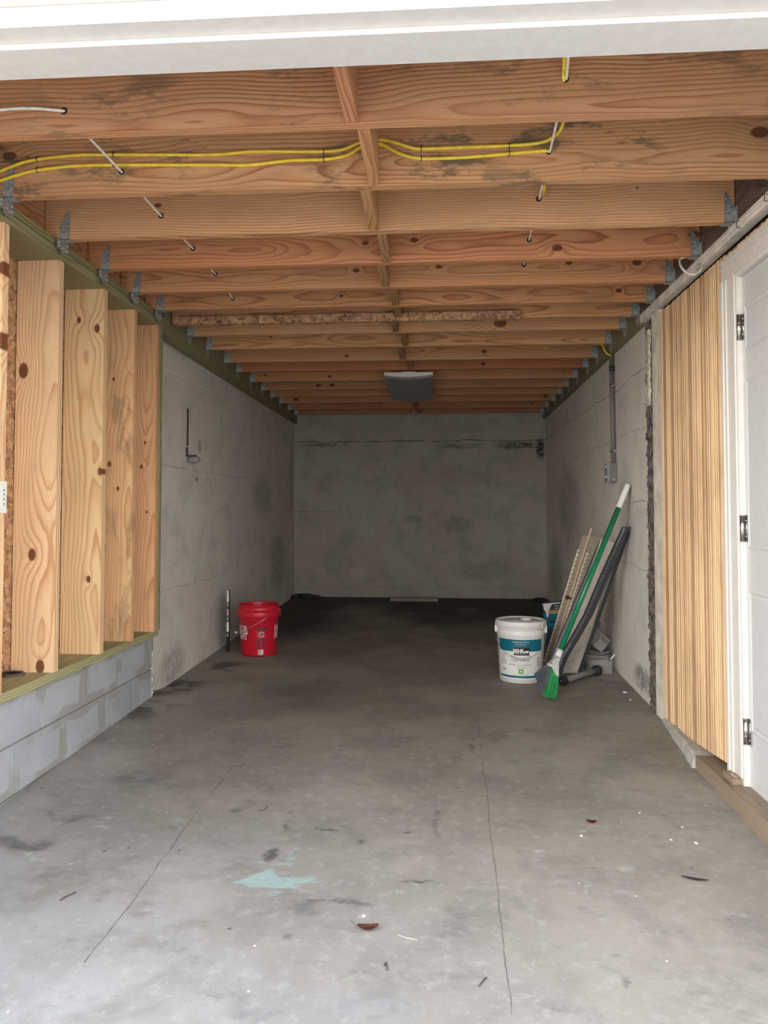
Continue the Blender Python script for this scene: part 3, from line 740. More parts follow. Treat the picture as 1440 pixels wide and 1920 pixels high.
KN = {0: [], 1: [((1425, 248), .020), ((18, 293), .018)], 2: [((592/2, 385), .010), ((1195, 352), .004)], 3: [((777, 450), .012), ((1045, 465), .015), ((685, 456), .010), ((1302, 440), .018)],
      4: [((1194, 493), .014), ((1067, 493), .011), ((668, 507), .011), ((823, 500), .010)], 5: [((1160, 545), .012), ((640, 555), .008)], 7: [((938, 606), .026), ((958, 592), .006)], 8: [((947, 652), .006), ((507, 632), .007)],
      9: [((908, 659), .013), ((650, 667), .010)], 10: [((906, 682), .013), ((550, 682), .005)], 11: [((618, 706), .012), ((497, 703), .009), ((1056, 695), .006)], 12: [((597, 723), .016), ((623, 722), .016)],
      14: [((555, 749), .016), ((1023, 742), .014)], 15: [((694, 751), .014), ((713, 756), .008), ((996, 757), .008)], 16: [((770, 772), .01)]}
def xl(y): return -1.584 if y < 4.36 else -1.606-.024*(y-4.7)/3.9     # where the hangers are nailed
def xr(y): return 1.200 if y < 4.30 else 1.199+.046*(y-4.4)/4.3
def hanger(joist, y, x, s):
    """U shaped galvanised joist hanger; s=+1: ledger on the left (joist runs to +x)"""
    t_ = .0022; mb = MB()
    for yy in (y-.038-t_-.001, y+.001):         # side plates with slanted tops
        mb.prism([(x, yy, ZB-.003), (x+s*.042, yy, ZB-.003), (x+s*.042, yy, ZB+.110), (x+s*.036, yy, ZB+.122), (x, yy, ZB+.055)], (0, t_, 0))
    mb.box((x, y-.038-t_-.001, ZB-.0035), (x+s*.042, y+t_+.001, ZB-.0008))
    for a, b in ((y-.066, y-.0385), (y+.0005, y+.030)):   # flanges on the ledger
        mb.box((x, a, ZB-.045 if s > 0 and y < 4.36 else ZB-.03), (x+s*.0025, b, ZB-.001 if s > 0 and y < 4.36 else ZB+.055))
    mb.prism([(x, y-.040, ZB-.004), (x, y+.002, ZB-.004), (x, y-.004, ZB-.058), (x, y-.032, ZB-.058)], (s*.0025, 0, 0))
    h = ob('joist_hanger', mb, 'galv', joist, origin=(x, y-.019, ZB))
    for dx, dz in ((.030, .095), (.030, .03), (.014, .055)): nail_at(h, (x+s*dx, y-.0405, ZB+dz), (0, -1, 0))
    for yy, dz in ((y-.052, -.015), (y-.052, -.034), (y+.015, -.015), (y+.015, -.034), (y-.019, -.035)) if s > 0 and y < 4.36 else ((y-.052, .04), (y-.052, .0), (y+.015, .04), (y+.015, .0), (y-.019, -.035)): nail_at(h, (x+s*.0022, yy, ZB+dz), (s, 0, 0))
    return h
nail_me = {}
def nail_at(par, p, d):
    if d not in nail_me:
        mb = MB().tube([(0, 0, 0), Vector(d)*.0042], .0048, 6); nail_me[d] = ob('nail', mb, 'nail'); o = nail_me[d]
    else: o = nail_me[d].copy(); C.objects.link(o)
    o.parent = par; o.matrix_basis = wmat(par).inverted() @ Matrix.Translation(p)
for i, y in enumerate(JY):
    a, b = (-1.650 if y < 4.36 else xl(y)+.001), xr(y)-.001
    o = board('ceiling_joist', (a, y-.019, (ZB+ZT)/2), (b, y-.019, (ZB+ZT)/2), ZT-ZB, .038, (0, 0, 1), 'pine', bev=.003)
    o.color = tints[i]+(alph[i],)
    tag(o, look[i], 'joist', 'joists across the ceiling')
    knots(o, [(atY(p[0], p[1], y-.038), r) for p, r in KN.get(i, [])])
    if i != 6: hanger(o, y, xl(y), 1)
    hanger(o, y, xr(y), -1)
    # drilled cable holes
    LH = {0: (120, 208), 1: (228, 322), 2: (302, 405), 3: (362, 466), 4: (404, 514), 5: (437, 560)}; RH = {0: (1060, 148), 1: (1029, 284), 2: (1010, 373), 3: (992, 450), 4: (982, 497)}
    for D in (LH, RH):
        if i in D:
            p = atY(*D[i], y-.038); ob('cable_hole', MB().tube([(p.x, y-.0385, p.z), (p.x, y-.0372, p.z)], .0115, 14), 'dark_gap', o)
# blocking between the joists
BL = {0: (659, 'upright'), 1: (701, ''), 2: (701, ''), 3: (725, ''), 4: (723, ''), 5: (742, ''), 6: (748, ''), 7: (742, ''), 8: (760, ''), 9: (755, ''), 10: (769, ''), 15: (778, ''), 16: (786, '')}
bl_look = {0: 'reddish blocking piece between the white lintel and the nearest joist', 1: 'blocking piece that the yellow cables pass through', 2: 'blocking piece between the third joist and the mould-stained one',
           3: 'blocking piece in front of the reddish knotty joist', 4: 'blocking piece between the reddish knotty joist and the fifth joist', 5: 'blocking piece between the fifth and sixth ceiling joists', 6: 'blocking piece above the strand-board strip',
           7: 'blocking piece just behind the strand-board strip', 8: 'blocking piece behind the joist with the burnt wedge knot', 9: 'blocking piece in front of the joist with the black knot', 10: 'last blocking piece in front of the light fixture',
           15: 'first blocking piece seen behind the light fixture', 16: 'rearmost blocking piece, beside the last joist'}
for i, (px, _) in BL.items():
    y1 = JY[i]-.038; y0 = 1.80 if i == 0 else JY[i-1]
    x = atZ(px, 500, 2.27).x; p = ray(px, 300); tt = (y1)/p.y; x = p.x*tt
    o = board('joist_blocking', (x, y0+.001, (ZB+ZT)/2), (x, y1-.001, (ZB+ZT)/2), ZT-ZB-.002, .038, (0, 0, 1), 'pine', bev=.003)
    o.color = [(.85, .74, .70), (.95, .9, .8), (.85, .85, .72), (.72, .76, .62), (.70, .72, .58), (.66, .66, .52)][min(i, 5)]+(.8,)
    tag(o, bl_look[i], 'wood block', 'blocking between the joists')
# strand board strip under the seventh joist
o = ob('strand_board_strip', MB().box((-1.575, 4.400, 2.252), (.505, 4.4400, 2.302)).bevel(.002), 'osb'); tag(o, 'long flaky strand-board strip fixed along a ceiling joist', 'board')

# ledgers and plates
def lg(name, a, b, w, th, wd, mat, label, cat='ledger board', col=(1, 1, 1, 1)):
    o = board(name, a, b, w, th, wd, mat, bev=.003); o.color = col; tag(o, label, cat); return o
lg('top_plate', (-1.727, 1.82, 2.2545), (-1.727, 4.31, 2.2545), .262, .029, (1, 0, 0), 'treated', 'upper greenish plate that the left joist ends rest on', 'plate', (.85, .82, .75, .8))
lg('rim_board', (-1.672, 1.82, 2.387), (-1.672, 4.32, 2.387), .234, .038, (0, 0, 1), 'pine', 'brown rim board behind the left ends of the front joists', 'rim board', (.8, .75, .7, .8))
lg('ledger_board', (-1.636, 4.325, 2.342), (-1.662, 8.765, 2.342), .324, .056, (0, 0, 1), 'treated', 'greenish ledger board along the top of the left painted wall', col=(.85, .82, .8, .7))
lg('ledger_board', (1.218, 4.43, 2.355), (1.266, 8.71, 2.355), .290, .038, (0, 0, 1), 'treated', 'greenish ledger board along the top of the right painted wall', col=(.85, .82, .78, .7))
lg('ledger_board', (1.2215, 1.82, 2.384), (1.2215, 4.41, 2.384), .240, .040, (0, 0, 1), 'dark_timber', 'dark brown ledger board above the slatted boarding')
o = ob('painted_rail', MB().box((1.196, 1.82, 2.216), (1.236, 4.405, 2.262)).bevel(.005, 2), 'aged_white'); tag(o, 'whitish painted rail between the dark ledger and slatted boarding', 'rail')
lg('top_plate', (-1.73, 1.82, 2.219), (-1.73, 4.30, 2.219), .258, .038, (1, 0, 0), 'treated', 'lower greenish treated plate directly over the left studs', 'plate')
lg('sill_plate', (-1.745, 1.82, .4115), (-1.745, 4.31, .4115), .25, .038, (1, 0, 0), 'treated', 'greenish treated sill plate on top of the grey block wall', 'plate', (1.2, 1.2, 1.15, 1))
# studs of the left wall
def stud(y, x0, x1, label, kn, col, mat='pine_pale', z0=.431, z1=2.199):
    o = board('wall_stud', ((x0+x1)/2, y+.019, z0), ((x0+x1)/2, y+.019, z1), x1-x0, .038, (1, 0, 0), mat, bev=.003)
    o.color = col; tag(o, label, 'stud', 'studs of the left wall'); knots(o, kn); return o
s1 = stud(2.665, -1.800, -1.612, 'nearest left stud, with the white plate fixed to its edge', [(Vector((-1.612, 2.68, atX(8, 640, -1.61).z)), .020), (Vector((-1.612, 2.66, atX(4, 500, -1.61).z)), .016)], (1.08, 1.03, .98, .8))
s2 = stud(3.085, -1.800, -1.612, 'wide pale stud with red-brown streak, next to the nearest stud', [(atY(60, 1040, 3.085), .018), (atY(44, 695, 3.085), .022), (atY(75, 1250, 3.085), .020)], (1.02, .97, .93, .9))
s3 = stud(3.500, -1.800, -1.602, 'middle left stud with bold grain and several oval knots', [(atY(182, 616, 3.5), .014), (atY(148, 600, 3.5), .010), (atY(188, 884, 3.5), .012), (atY(166, 1086, 3.5), .011)], (1.05, 1.02, .92, 1))
s4 = stud(3.865, -1.800, -1.602, 'fourth left stud, orange face with small dark scratches', [(atY(213, 711, 3.865), .007), (atY(221, 916, 3.865), .008), (atY(205, 870, 3.865), .010)], (1.0, .88, .76, .55))
s5 = stud(4.190, -1.800, -1.602, 'farthest left stud, reddish, beside the greenish end board', [(atY(265, 875, 4.19), .008), (atY(272, 830, 4.19), .006), (atY(275, 960, 4.19), .006)], (.98, .80, .68, .8))
lg('end_board', (-1.73, 4.267, .432), (-1.73, 4.267, 2.199), .258, .030, (1, 0, 0), 'treated', 'thin greenish upright board closing the left stud wall at the painted wall', 'board')
# white plate on the nearest stud
pa = atX(15, 903, -1.600); pb = atX(15, 962, -1.600); ye = pa.y
t0 = thing('wall_plate', 'white slotted plate fixed on the edge of the nearest left stud', 'outlet', (-1.611, ye, pb.z))
ob('plate', MB().box((-1.6115, ye-.075, pb.z), (-1.604, ye, pa.z)).bevel(.002), 'white_plastic', t0)
mb = MB(); zc = (pa.z+pb.z)/2
mb.box((-1.604, ye-.062, zc-.034), (-1.5995, ye-.016, zc+.034)); mb.bevel(.001); cv = ob('slot_cover', mb, 'white_plastic', t0)
mb = MB()
for dz in (-.026, -.008, .010, .026): ob('slot', MB().box((-1.5996, ye-.030, zc+dz-.004), (-1.5988, ye-.022, zc+dz+.004)), 'ink_grey', cv)
for dz in (.046, -.046): ob('screw', MB().ball((-1.6035, ye-.038, zc+dz), .003, seg=8), 'nail', t0)
# offcuts on the sill by the nearest stud
P = atZ(24, 1266, .431)
mb = MB().prism([P+Vector((-.06, -.02, 0)), P+Vector((.0, .03, 0)), P+Vector((.045, .02, 0)), P+Vector((.0, -.05, 0))], (0, 0, .008)).prism([P+Vector((-.05, .0, .008)), P+Vector((.03, .03, .008)), P+Vector((.02, -.02, .02))], (0, 0, .004))
tag(ob('roofing_scrap', mb, 'twig'), 'crumpled dark scrap lying on the sill plate by the nearest stud', 'scrap')
tag(ob('paper_scrap', MB().prism([P+Vector((-.010, .0, .021)), P+Vector((.004, .014, .022)), P+Vector((.012, .008, .022)), P+Vector((.0, -.008, .021))], (0, 0, .002)), 'pinkish'), 'tiny pink scrap on top of the dark scrap on the sill', 'scrap')
# foam and plaster lump at the block wall's corner
mb = MB(); z = .03; rr = random.Random(9)
while z < .30:
    h = rr.uniform(.02, .045); dx = rr.uniform(-.006, .008); mb.hexa([(-1.70, 4.288, z), (-1.646+dx, 4.288, z), (-1.650+dx, 4.312, z), (-1.70, 4.312, z), (-1.70, 4.288, z+h), (-1.648-dx, 4.290, z+h), (-1.654-dx, 4.310, z+h), (-1.70, 4.312, z+h)]); z += h*.92
mb.bevel(.004); tag(ob('sealing_foam', mb, 'foam_white'), 'cream foam squeezed out at the corner end of the grey block wall', 'foam')
struct(ob('trim_7', MB().box((-1.86, 4.285, -.1), (-1.664, 4.34, .392)), 'rough_brick'), 'dark rough end of the block wall')

# ================================================================ CABLES
def cable(name, pts, r, mat, label, flat=1.0, seg=8):
    o = ob(name, MB().tube(smooth_path(pts, 5), r, seg, True, flat), mat); tag(o, label, 'cable'); return o
# white cable through the left holes
pts = [atY(-70, 222, JY[0]-.052), atY(0, 206, JY[0]-.052), atY(60, 203, JY[0]-.052), atY(100, 206, JY[0]-.050), atY(120, 208, JY[0]-.038)]
for i, p in enumerate(((228, 322), (302, 405), (362, 466), (404, 514), (437, 560))): pts.append(atY(*p, JY[i+1]-.040))
pts.append(pts[-1]+Vector((.02, .26, .0)))
o = ob('white_cable', MB().tube(smooth_path(pts[:5], 5)+pts[5:], .0048, 8), 'white_jacket'); tag(o, 'white cable threaded through the joists on the left side', 'cable')
pts = [atY(1067, 40, JY[0]-.30)+Vector((0, 0, -.02)), atY(1065, 118, JY[0]-.10), atY(1062, 148, JY[0]-.038), atY(1031, 285, JY[1]-.038), atY(1011, 373, JY[2]-.038), atY(992, 450, JY[3]-.038), atY(982, 497, JY[4]-.038)]
pts.append(pts[-1]+Vector((-.03, .25, .0)))
o = ob('white_cable', MB().tube(pts, .0042, 8), 'white_jacket'); tag(o, 'thin white cable threaded through the joists right of centre', 'cable')
J2 = JY[1]-.038-.006
up = [(1057, 228), (1050, 244), (1035, 259), (1010, 268), (955, 273), (870, 276), (790, 279), (765, 275), (740, 267), (712, 262), (677, 267), (655, 276), (635, 282), (605, 284), (540, 284), (470, 284), (400, 290), (300, 290), (215, 290), (140, 291), (70, 299), (30, 309), (-40, 338)]
dn = [(1029, 283), (1000, 284), (955, 288), (870, 295), (790, 297), (755, 290), (735, 281), (712, 270), (677, 276), (660, 287), (640, 294), (605, 299), (540, 301), (470, 309), (400, 309), (300, 309), (215, 309), (140, 311), (70, 319), (30, 329), (-40, 352)]
pts = [atY(1059, 60, JY[0]-.20), atY(1058, 120, JY[0]-.06), atY(1057, 148, JY[0]-.038), atY(1058, 190, JY[0]+.03), atY(1057, 225, J2-.05)]+[atY(*p, J2) for p in up[1:]]
oy1 = ob('yellow_cable', MB().tube(smooth_path(pts, 4), .0062, 8), 'yellow_jacket'); tag(oy1, 'upper of the two yellow cables stapled along the mould-stained joist', 'cable')
a0 = atY(1029, 283, JY[1]-.038); pts = [atY(1012, 371, JY[2]-.038)+Vector((.012, -.02, 0)), a0+Vector((0.0, .03, 0)), a0]+[atY(*p, J2) for p in dn[1:]]
oy2 = ob('yellow_cable', MB().tube(smooth_path(pts, 4), .0062, 8), 'yellow_jacket'); tag(oy2, 'lower of the two yellow cables stapled along the mould-stained joist', 'cable')
wh = [('far left, on the upper yellow cable', (70, 299)), ('far left, on the lower yellow cable', (70, 319)), ('left of centre, on the upper yellow cable', (213, 290)), ('left of centre, on the lower yellow cable', (213, 309)),
      ('just left of the blocking, on the upper yellow cable', (607, 284)), ('just left of the blocking, on the lower yellow cable', (607, 299)), ('just right of the blocking, on the upper yellow cable', (790, 279)), ('just right of the blocking, on the lower yellow cable', (790, 297)),
      ('near the cable hole, on the upper yellow cable', (955, 273)), ('near the cable hole, on the lower yellow cable', (955, 288))]
for lb, p in wh:
    q = atY(*p, J2); mb = MB()
    mb.tube([(q.x, q.y+.005, q.z+.0085), (q.x, q.y-.0075, q.z+.0085), (q.x, q.y-.0075, q.z-.0085), (q.x, q.y+.005, q.z-.0085)], .0014, 5)
    tag(ob('cable_staple', mb, 'black_metal', origin=q), 'dark staple '+lb, 'staple', 'staples on the yellow cables')
# cable on the painted rail with a loose loop
pts = [(1.191, 1.9, 2.236), (1.190, 2.5, 2.230), (1.191, 2.95, 2.240), (1.190, 3.3, 2.230), (1.190, 3.42, 2.228)]
q = [atX(1316, 500, 1.175), atX(1312, 508, 1.16), atX(1300, 515, 1.13), atX(1286, 510, 1.11), atX(1276, 498, 1.10), atX(1275, 487, 1.115), atX(1284, 482, 1.14)]
cable('white_cable', pts+q, .0050, 'white_jacket', 'white cable along the painted rail ending in a loose hanging loop')
for lb, p in (('nearer the camera', (1438, 392)), ('further back, above the door corner', (1385, 426))):
    q = atX(*p, 1.190); mb = MB().tube([(1.196, q.y, 2.250), (1.182, q.y, 2.248), (1.182, q.y, 2.224), (1.196, q.y, 2.222)], .0016, 5)
    tag(ob('cable_staple', mb, 'black_metal', origin=q), 'bent staple on the painted rail, '+lb, 'staple', 'staples on the painted rail')
# ================================================================ CEILING LIGHT (switched off)
xa, xb, ya, yb = -.412, -.012, 6.095, 7.31
L = thing('ceiling_light', 'off-white rectangular ceiling light with curved diffuser painted grey for shade, switched off', 'light', ((xa+xb)/2, (ya+yb)/2, 2.27))
ob('housing', MB().box((xa+.01, ya+.01, 2.2515), (xb-.01, yb-.01, 2.2685)).bevel(.002), 'fixture_white', L)
def arc(y0, y1, drop, zt, inset=0.):
    mb = MB(); n = 16; top = []; bot = []
    for k in range(n+1):
        u = k/n; x = xa+inset+(xb-xa-2*inset)*u; zb_ = zt-.022-drop*math.sin(math.pi*u)
        bot.append((x, y0, zb_))
    poly = [(xa+inset, y0, zt)]+bot+[(xb-inset, y0, zt)]
    return mb.prism(poly, (0, y1-y0, 0))
ob('end_cap', arc(ya, ya+.018, .016, 2.2692), 'fixture_white', L)
ob('end_cap', arc(yb-.018, yb, .016, 2.2692), 'fixture_white', L)
ob('diffuser', arc(ya+.0185, yb-.0185, .015, 2.2500, .003), 'diffuser', L)
ob('mounting_tab', MB().box((-.27, ya-.002, 2.2692), (-.155, ya+.05, 2.2740)), 'fixture_white', L)

# ================================================================ CONDUIT AND BOX ON THE RIGHT WALL
def wx(y): return 1.237+.048*(y-4.4)/4.35
p0 = atX(1146, 668, 1.225); p1 = atX(1150, 868, 1.225); yc = (p0.y+p1.y)/2; cx = wx(yc)-.020
T = thing('conduit', 'grey metal conduit running down the right wall to a junction box', 'conduit', (cx, yc, p1.z))
ob('pipe', MB().tube([(cx, p0.y, p0.z), (cx, p1.y, p1.z)], .0155, 14), 'conduit_grey', T)
q = atX(1146, 692, 1.225); ob('coupling', MB().tube([(cx, yc, q.z+.018), (cx, yc, q.z-.018)], .0185, 14), 'black_tape', T)
for py in (722, 846):
    q = atX(1149, py, 1.225); mb = MB().tube([(cx, yc, q.z+.010), (cx, yc, q.z-.010)], .0185, 14); mb.box((cx-.005, yc-.045, q.z-.010), (wx(yc)-.001, yc-.012, q.z+.010))
    ob('pipe_strap', mb, 'chrome', T)
J = thing('junction_box', 'grey junction box at the lower end of the right wall conduit', 'junction box', (wx(yc)-.001, yc, atX(1148, 903, 1.2).z))
a = atX(1148, 903, 1.20).z; b = atX(1148, 869, 1.20).z
ob('body', MB().box((wx(yc)-.060, yc-.042, a), (wx(yc)-.002, yc+.042, b)).bevel(.004), 'conduit_grey', J)
cv = ob('cover', MB().box((wx(yc)-.068, yc-.045, a-.002), (wx(yc)-.0605, yc+.045, b+.002)).bevel(.002), 'galv', J)
for dz in (.028, .095): ob('latch', MB().box((wx(yc)-.076, yc-.012, a+dz), (wx(yc)-.0685, yc+.006, a+dz+.018)).bevel(.002), 'box_grey', cv)
ob('marking', MB().box((wx(yc)-.034, yc-.0432, a+.012), (wx(yc)-.018, yc-.0421, a+.020)), 'box_grey', J)
q = [atX(1129, 648, 1.12), atX(1132, 658, 1.14), atX(1138, 668, 1.17), atX(1146, 674, 1.205)]
pts = [Vector((1.10, yc, 2.285))]+[Vector((p.x, yc-.01, p.z)) for p in [atY(1129, 648, yc), atY(1132, 656, yc), atY(1138, 664, yc)]]+[Vector((cx, yc, p0.z+.0))]
o = ob('yellow_cable', MB().tube(smooth_path(pts, 5), .0045, 8), 'yellow_jacket'); tag(o, 'short yellow cable dropping from a joist into the conduit on the right wall', 'cable')

# ================================================================ LEFT WALL: ring bracket and pipe
def wl(y): return -1.712+.050*(y-4.3)/4.49
c = atX(366, 862, -1.64); c.x = wl(c.y)+.055
K = thing('wall_bracket', 'small dark ring bracket sticking out of the left painted wall', 'bracket', (wl(c.y), c.y, c.z))
mb = MB().tube([c+Vector((.040*math.cos(2*math.pi*k/28), .012*math.sin(2*math.pi*k/28), .022*math.sin(2*math.pi*k/28))) for k in range(29)], .0055, 8, False, 1.0)
ob('ring', mb, 'conduit_grey', K)
ob('mount', MB().box((wl(c.y)+.001, c.y-.012, c.z+.024), (c.x+.018, c.y+.012, c.z+.033)).bevel(.002), 'black_metal', K)
ob('hook', MB().tube([c+Vector((-.045, -.012, .085)), c+Vector((-.043, -.014, .04)), c+Vector((-.036, -.012, .026)), c+Vector((-.022, -.01, .024))], .007, 8), 'black_metal', K)
g0 = atX(357.5, 766, -1.68); g1 = atX(357.5, 836, -1.68); gy = (g0.y+g1.y)/2
tag(ob('rusty_strip', MB().box((wl(gy)-.002, gy-.010, g1.z), (wl(gy)+.006, gy+.010, g0.z)).bevel(.002), 'brown_knob'), 'dark rusty vertical strip on the left wall above the ring bracket', 'strip')
zt = atX(428, 1106, -1.60).z; yq = atX(428, 1150, -1.60).y; zb = floor_z(-1.6, yq)
mb = MB(); mb.tube([(-1.60, yq, zb+.0), (-1.60, yq, zt)], .0135, 12)
PO = ob('upright_pipe', mb, 'black_metal', origin=(-1.60, yq, zb))
tag(PO, 'short dark pipe with peeling white paint standing left of the red bucket', 'pipe')
rr = random.Random(4)
for z0, z1, w in ((zt-.002, zt-.10, .8), (zt-.10, zt-.13, .35), (zt-.145, zt-.20, .45), (zt-.21, zt-.235, .4), (zt-.245, zt-.325, .95), (zt-.335, zt-.36, .3)):
    ps = MB(); n = 7
    for k in range(n):
        a0 = -math.pi/2-.9*w+1.5*w*k/n+rr.uniform(-.05, .05); zz0 = z0-abs(k-3)*.004*rr.random(); zz1 = z1+abs(k-3)*.008*rr.random()
        a1 = a0+1.5*w/n; r_ = .0142
        ps.mbox(Matrix.Translation((-1.60+r_*math.cos((a0+a1)/2), yq+r_*math.sin((a0+a1)/2), (zz0+zz1)/2)) @ Matrix.Rotation((a0+a1)/2, 4, 'Z'), .001, r_*(a1-a0)*1.1, abs(zz1-zz0))
    ob('paint_flake', ps, 'chip_white', PO)

# ================================================================ BUCKETS
def shell(mb, c, rf, p0, p1, z0, z1, off, n=None, th=.0006):
    n = n or max(2, int(abs(p1-p0)/.09)); A = []
    for k in range(n+1):
        a = p0+(p1-p0)*k/n
        A.append([Vector((c.x+(rf(z)+o_)*math.cos(a), c.y+(rf(z)+o_)*math.sin(a), c.z+z)) for z, o_ in ((z0, off), (z1, off))])
    V = [[mb.b.verts.new(p) for p in r_] for r_ in A]
    for a, b in zip(V, V[1:]):
        f = mb._f([a[0], b[0], b[1], a[1]]); f.smooth = True
    return mb
def wrap(c, rf, phi, zc, off, sx=1.0):
    def fn(u, v):
        r_ = rf(zc+v)+off; a = phi+u*sx/r_
        return Vector((c.x+r_*math.cos(a), c.y+r_*math.sin(a), c.z+zc+v))
    return fn
def facing(c): return math.atan2(-c.y, -c.x)

# red bucket
fr_ = fl(485, 1232); d_ = ray(485, 1232); d_.z = 0; d_.normalize(); c = fr_+d_*.134; c.z = floor_z(c.x, c.y)
a0 = facing(c); rf = lambda z: .134+.0145*min(1, z/.29)
RB = thing('red_bucket', 'empty red plastic bucket with white lettering by the left wall', 'bucket', c)
prof = [(.001, .002), (.128, .002), (.133, .0), (.134, .006), (.1485, .285), (.150, .287), (.1655, .289), (.167, .293), (.167, .325), (.165, .331), (.1555, .334), (.1535, .372), (.1565, .374), (.1565, .380), (.150, .380), (.149, .372), (.146, .29), (.131, .012), (.001, .012)]
ob('body', MB().lathe(prof, c, 64, False, False), 'red_plastic', RB)
mb = MB()
for k in range(24):
    a = 2*math.pi*k/24; mb.mbox(Matrix.Translation(c+Vector((.159*math.cos(a), .159*math.sin(a), .3325))) @ Matrix.Rotation(a, 4, 'Z'), .012, .002, .006)
ob('collar_ribs', mb, 'red_plastic', RB)
def lettering(parent, s, size, phi, zc, c, rf, off, mat, sx=1., bold=0., align='CENTER', sub=2, name='lettering'):
    mb = MB(); add_bm(mb, text_mb(s, size, wrap(c, rf, phi, zc, off, sx), bold, sub, align)); return ob(name, mb, mat, parent)
for s_, zc in (('HARBOR', .178), ('FREIGHT', .124)):
    lettering(RB, s_, .070, a0-R(36), zc, c, rf, .0012, 'ink_white', .74, .0022, 'RIGHT', 3)
    lettering(RB, s_, .070, a0+R(53), zc, c, rf, .0012, 'ink_white', .74, .0022, 'LEFT', 3)
lb = ob('warning_label', shell(MB(), c, rf, a0-R(8), a0+R(25), .062, .215, .0008), 'red_plastic', RB)
ob('label_header', shell(MB(), c, rf, a0-R(8), a0+R(24), .190, .216, .0014), 'dark_red_ink', lb)
mb = MB(); n = 28; zc, ph = .163, a0+R(8)
for k in range(n):
    f_ = wrap(c, rf, ph, zc, .0016); t0_, t1_ = 2*math.pi*k/n, 2*math.pi*(k+1)/n
    q = [f_(.021*math.cos(t0_), .021*math.sin(t0_)), f_(.021*math.cos(t1_), .021*math.sin(t1_)), f_(.017*math.cos(t1_), .017*math.sin(t1_)), f_(.017*math.cos(t0_), .017*math.sin(t0_))]
    mb._f([mb.b.verts.new(p) for p in q])
f_ = wrap(c, rf, ph, zc, .0018); mb._f([mb.b.verts.new(f_(*p)) for p in ((-.014, .011), (-.011, .014), (.014, -.011), (.011, -.014))])
ob('prohibition_sign', mb, 'ink_white', lb)
mb = MB(); mb._f([mb.b.verts.new(wrap(c, rf, ph, zc, .0012)(.016*math.cos(k*.4), .016*math.sin(k*.4))) for k in range(15)]); ob('sign_disc', mb, 'dark_red_ink', lb)
mb = MB(); rr = random.Random(2); zz = .138
for col_ in range(2):
    zz = .135
    while zz > .066:
        p0_ = a0+R(-7 if col_ == 0 else 9.5); shell(mb, c, rf, p0_, p0_+R(15*(1 if col_ == 0 else .85)*rr.uniform(.75, 1)), zz-.0044, zz, .0014, 2); zz -= .0056
ob('small_print', mb, 'dark_red_ink', lb)
bl_ = ob('barcode_label', shell(MB(), c, rf, a0-R(1.5), a0+R(14), .012, .050, .0012), 'ink_white', RB)
mb = MB()
for k in range(11): shell(mb, c, rf, a0+R(.5), a0+R(8), .016+k*.0028, .016+k*.0028+rr.uniform(.0008, .0018), .0018, 2)
ob('barcode', mb, 'ink_black', bl_)
pts = []
for k in range(19):
    u = k/18; a = a0+R(22)-R(112)*u; z = .297-.130*math.sin(u*math.pi/2)**1.0; pts.append(c+Vector(((.1715+.004*u)*math.cos(a), (.1715+.004*u)*math.sin(a), z)))
ha = ob('wire_handle', MB().tube(pts, .0018, 8), 'nail', RB)
mb = MB().tube([pts[-4], pts[-3], pts[-2], pts[-1]], [.006, .009, .009, .006], 10); ob('grip', mb, 'white_plastic', ha)

# white paint bucket
fr_ = fl(977, 1284); d_ = ray(977, 1284); d_.z = 0; d_.normalize(); c = fr_+d_*.138; c.z = floor_z(c.x, c.y)
a0 = facing(c); rf = lambda z: .138+.015*min(1, z/.31)
WB_ = thing('paint_bucket', 'white lidded paint bucket with teal label, beside the broom', 'bucket', c)
prof = [(.001, .0), (.132, .0), (.138, .004), (.153, .300), (.155, .303), (.1565, .306), (.1565, .322), (.153, .325), (.153, .340), (.1565, .343), (.1585, .346), (.1585, .362), (.153, .366), (.153, .372), (.001, .372)]
ob('body', MB().lathe(prof, c, 64, False, False), 'white_plastic', WB_)
prof = [(.160, .352), (.165, .354), (.1655, .385), (.163, .392), (.158, .395), (.152, .394), (.149, .386), (.120, .385), (.118, .388), (.001, .388)]
lid = ob('lid', MB().lathe(prof, c, 64, False, False), 'white_plastic', WB_)
for k in range(18):
    a = 2*math.pi*k/18; mb = MB().mbox(Matrix.Translation(c+Vector((.1655*math.cos(a), .1655*math.sin(a), .363))) @ Matrix.Rotation(a, 4, 'Z'), .004, .004, .018); ob('lid_tab', mb, 'white_plastic', lid)
sc_ = c+Vector((.062*math.cos(a0+math.pi-.6), .062*math.sin(a0+math.pi-.6), .388)); ob('spout_cap', MB().lathe([(.034, 0), (.036, .006), (.033, .010), (.024, .010), (.022, .006), (.001, .006)], sc_, 32, False, False), 'white_plastic', lid)
W0, W1 = a0-R(64), a0+R(60)
lab = ob('label_sheet', shell(MB(), c, rf, W0, W1, .030, .283, .0006), 'label_white', WB_)
ob('teal_band', shell(MB(), c, rf, W0, W1, .207, .283, .0011), 'teal_label', lab)
ob('teal_stripe', shell(MB(), c, rf, W0, W1, .038, .052, .0011), 'teal_label', lab)
ob('logo_plate', shell(MB(), c, rf, a0-.345+.04, a0+.345+.02, .183, .233, .0016), 'ink_black', lab)
lettering(lab, 'BEHR', .036, a0-.105, .198, c, rf, .0022, 'ink_white', .80, .0014)
lettering(lab, 'PREMIUM PLUS', .0125, a0+.01, .1885, c, rf, .0022, 'ink_grey', .95, .0002)
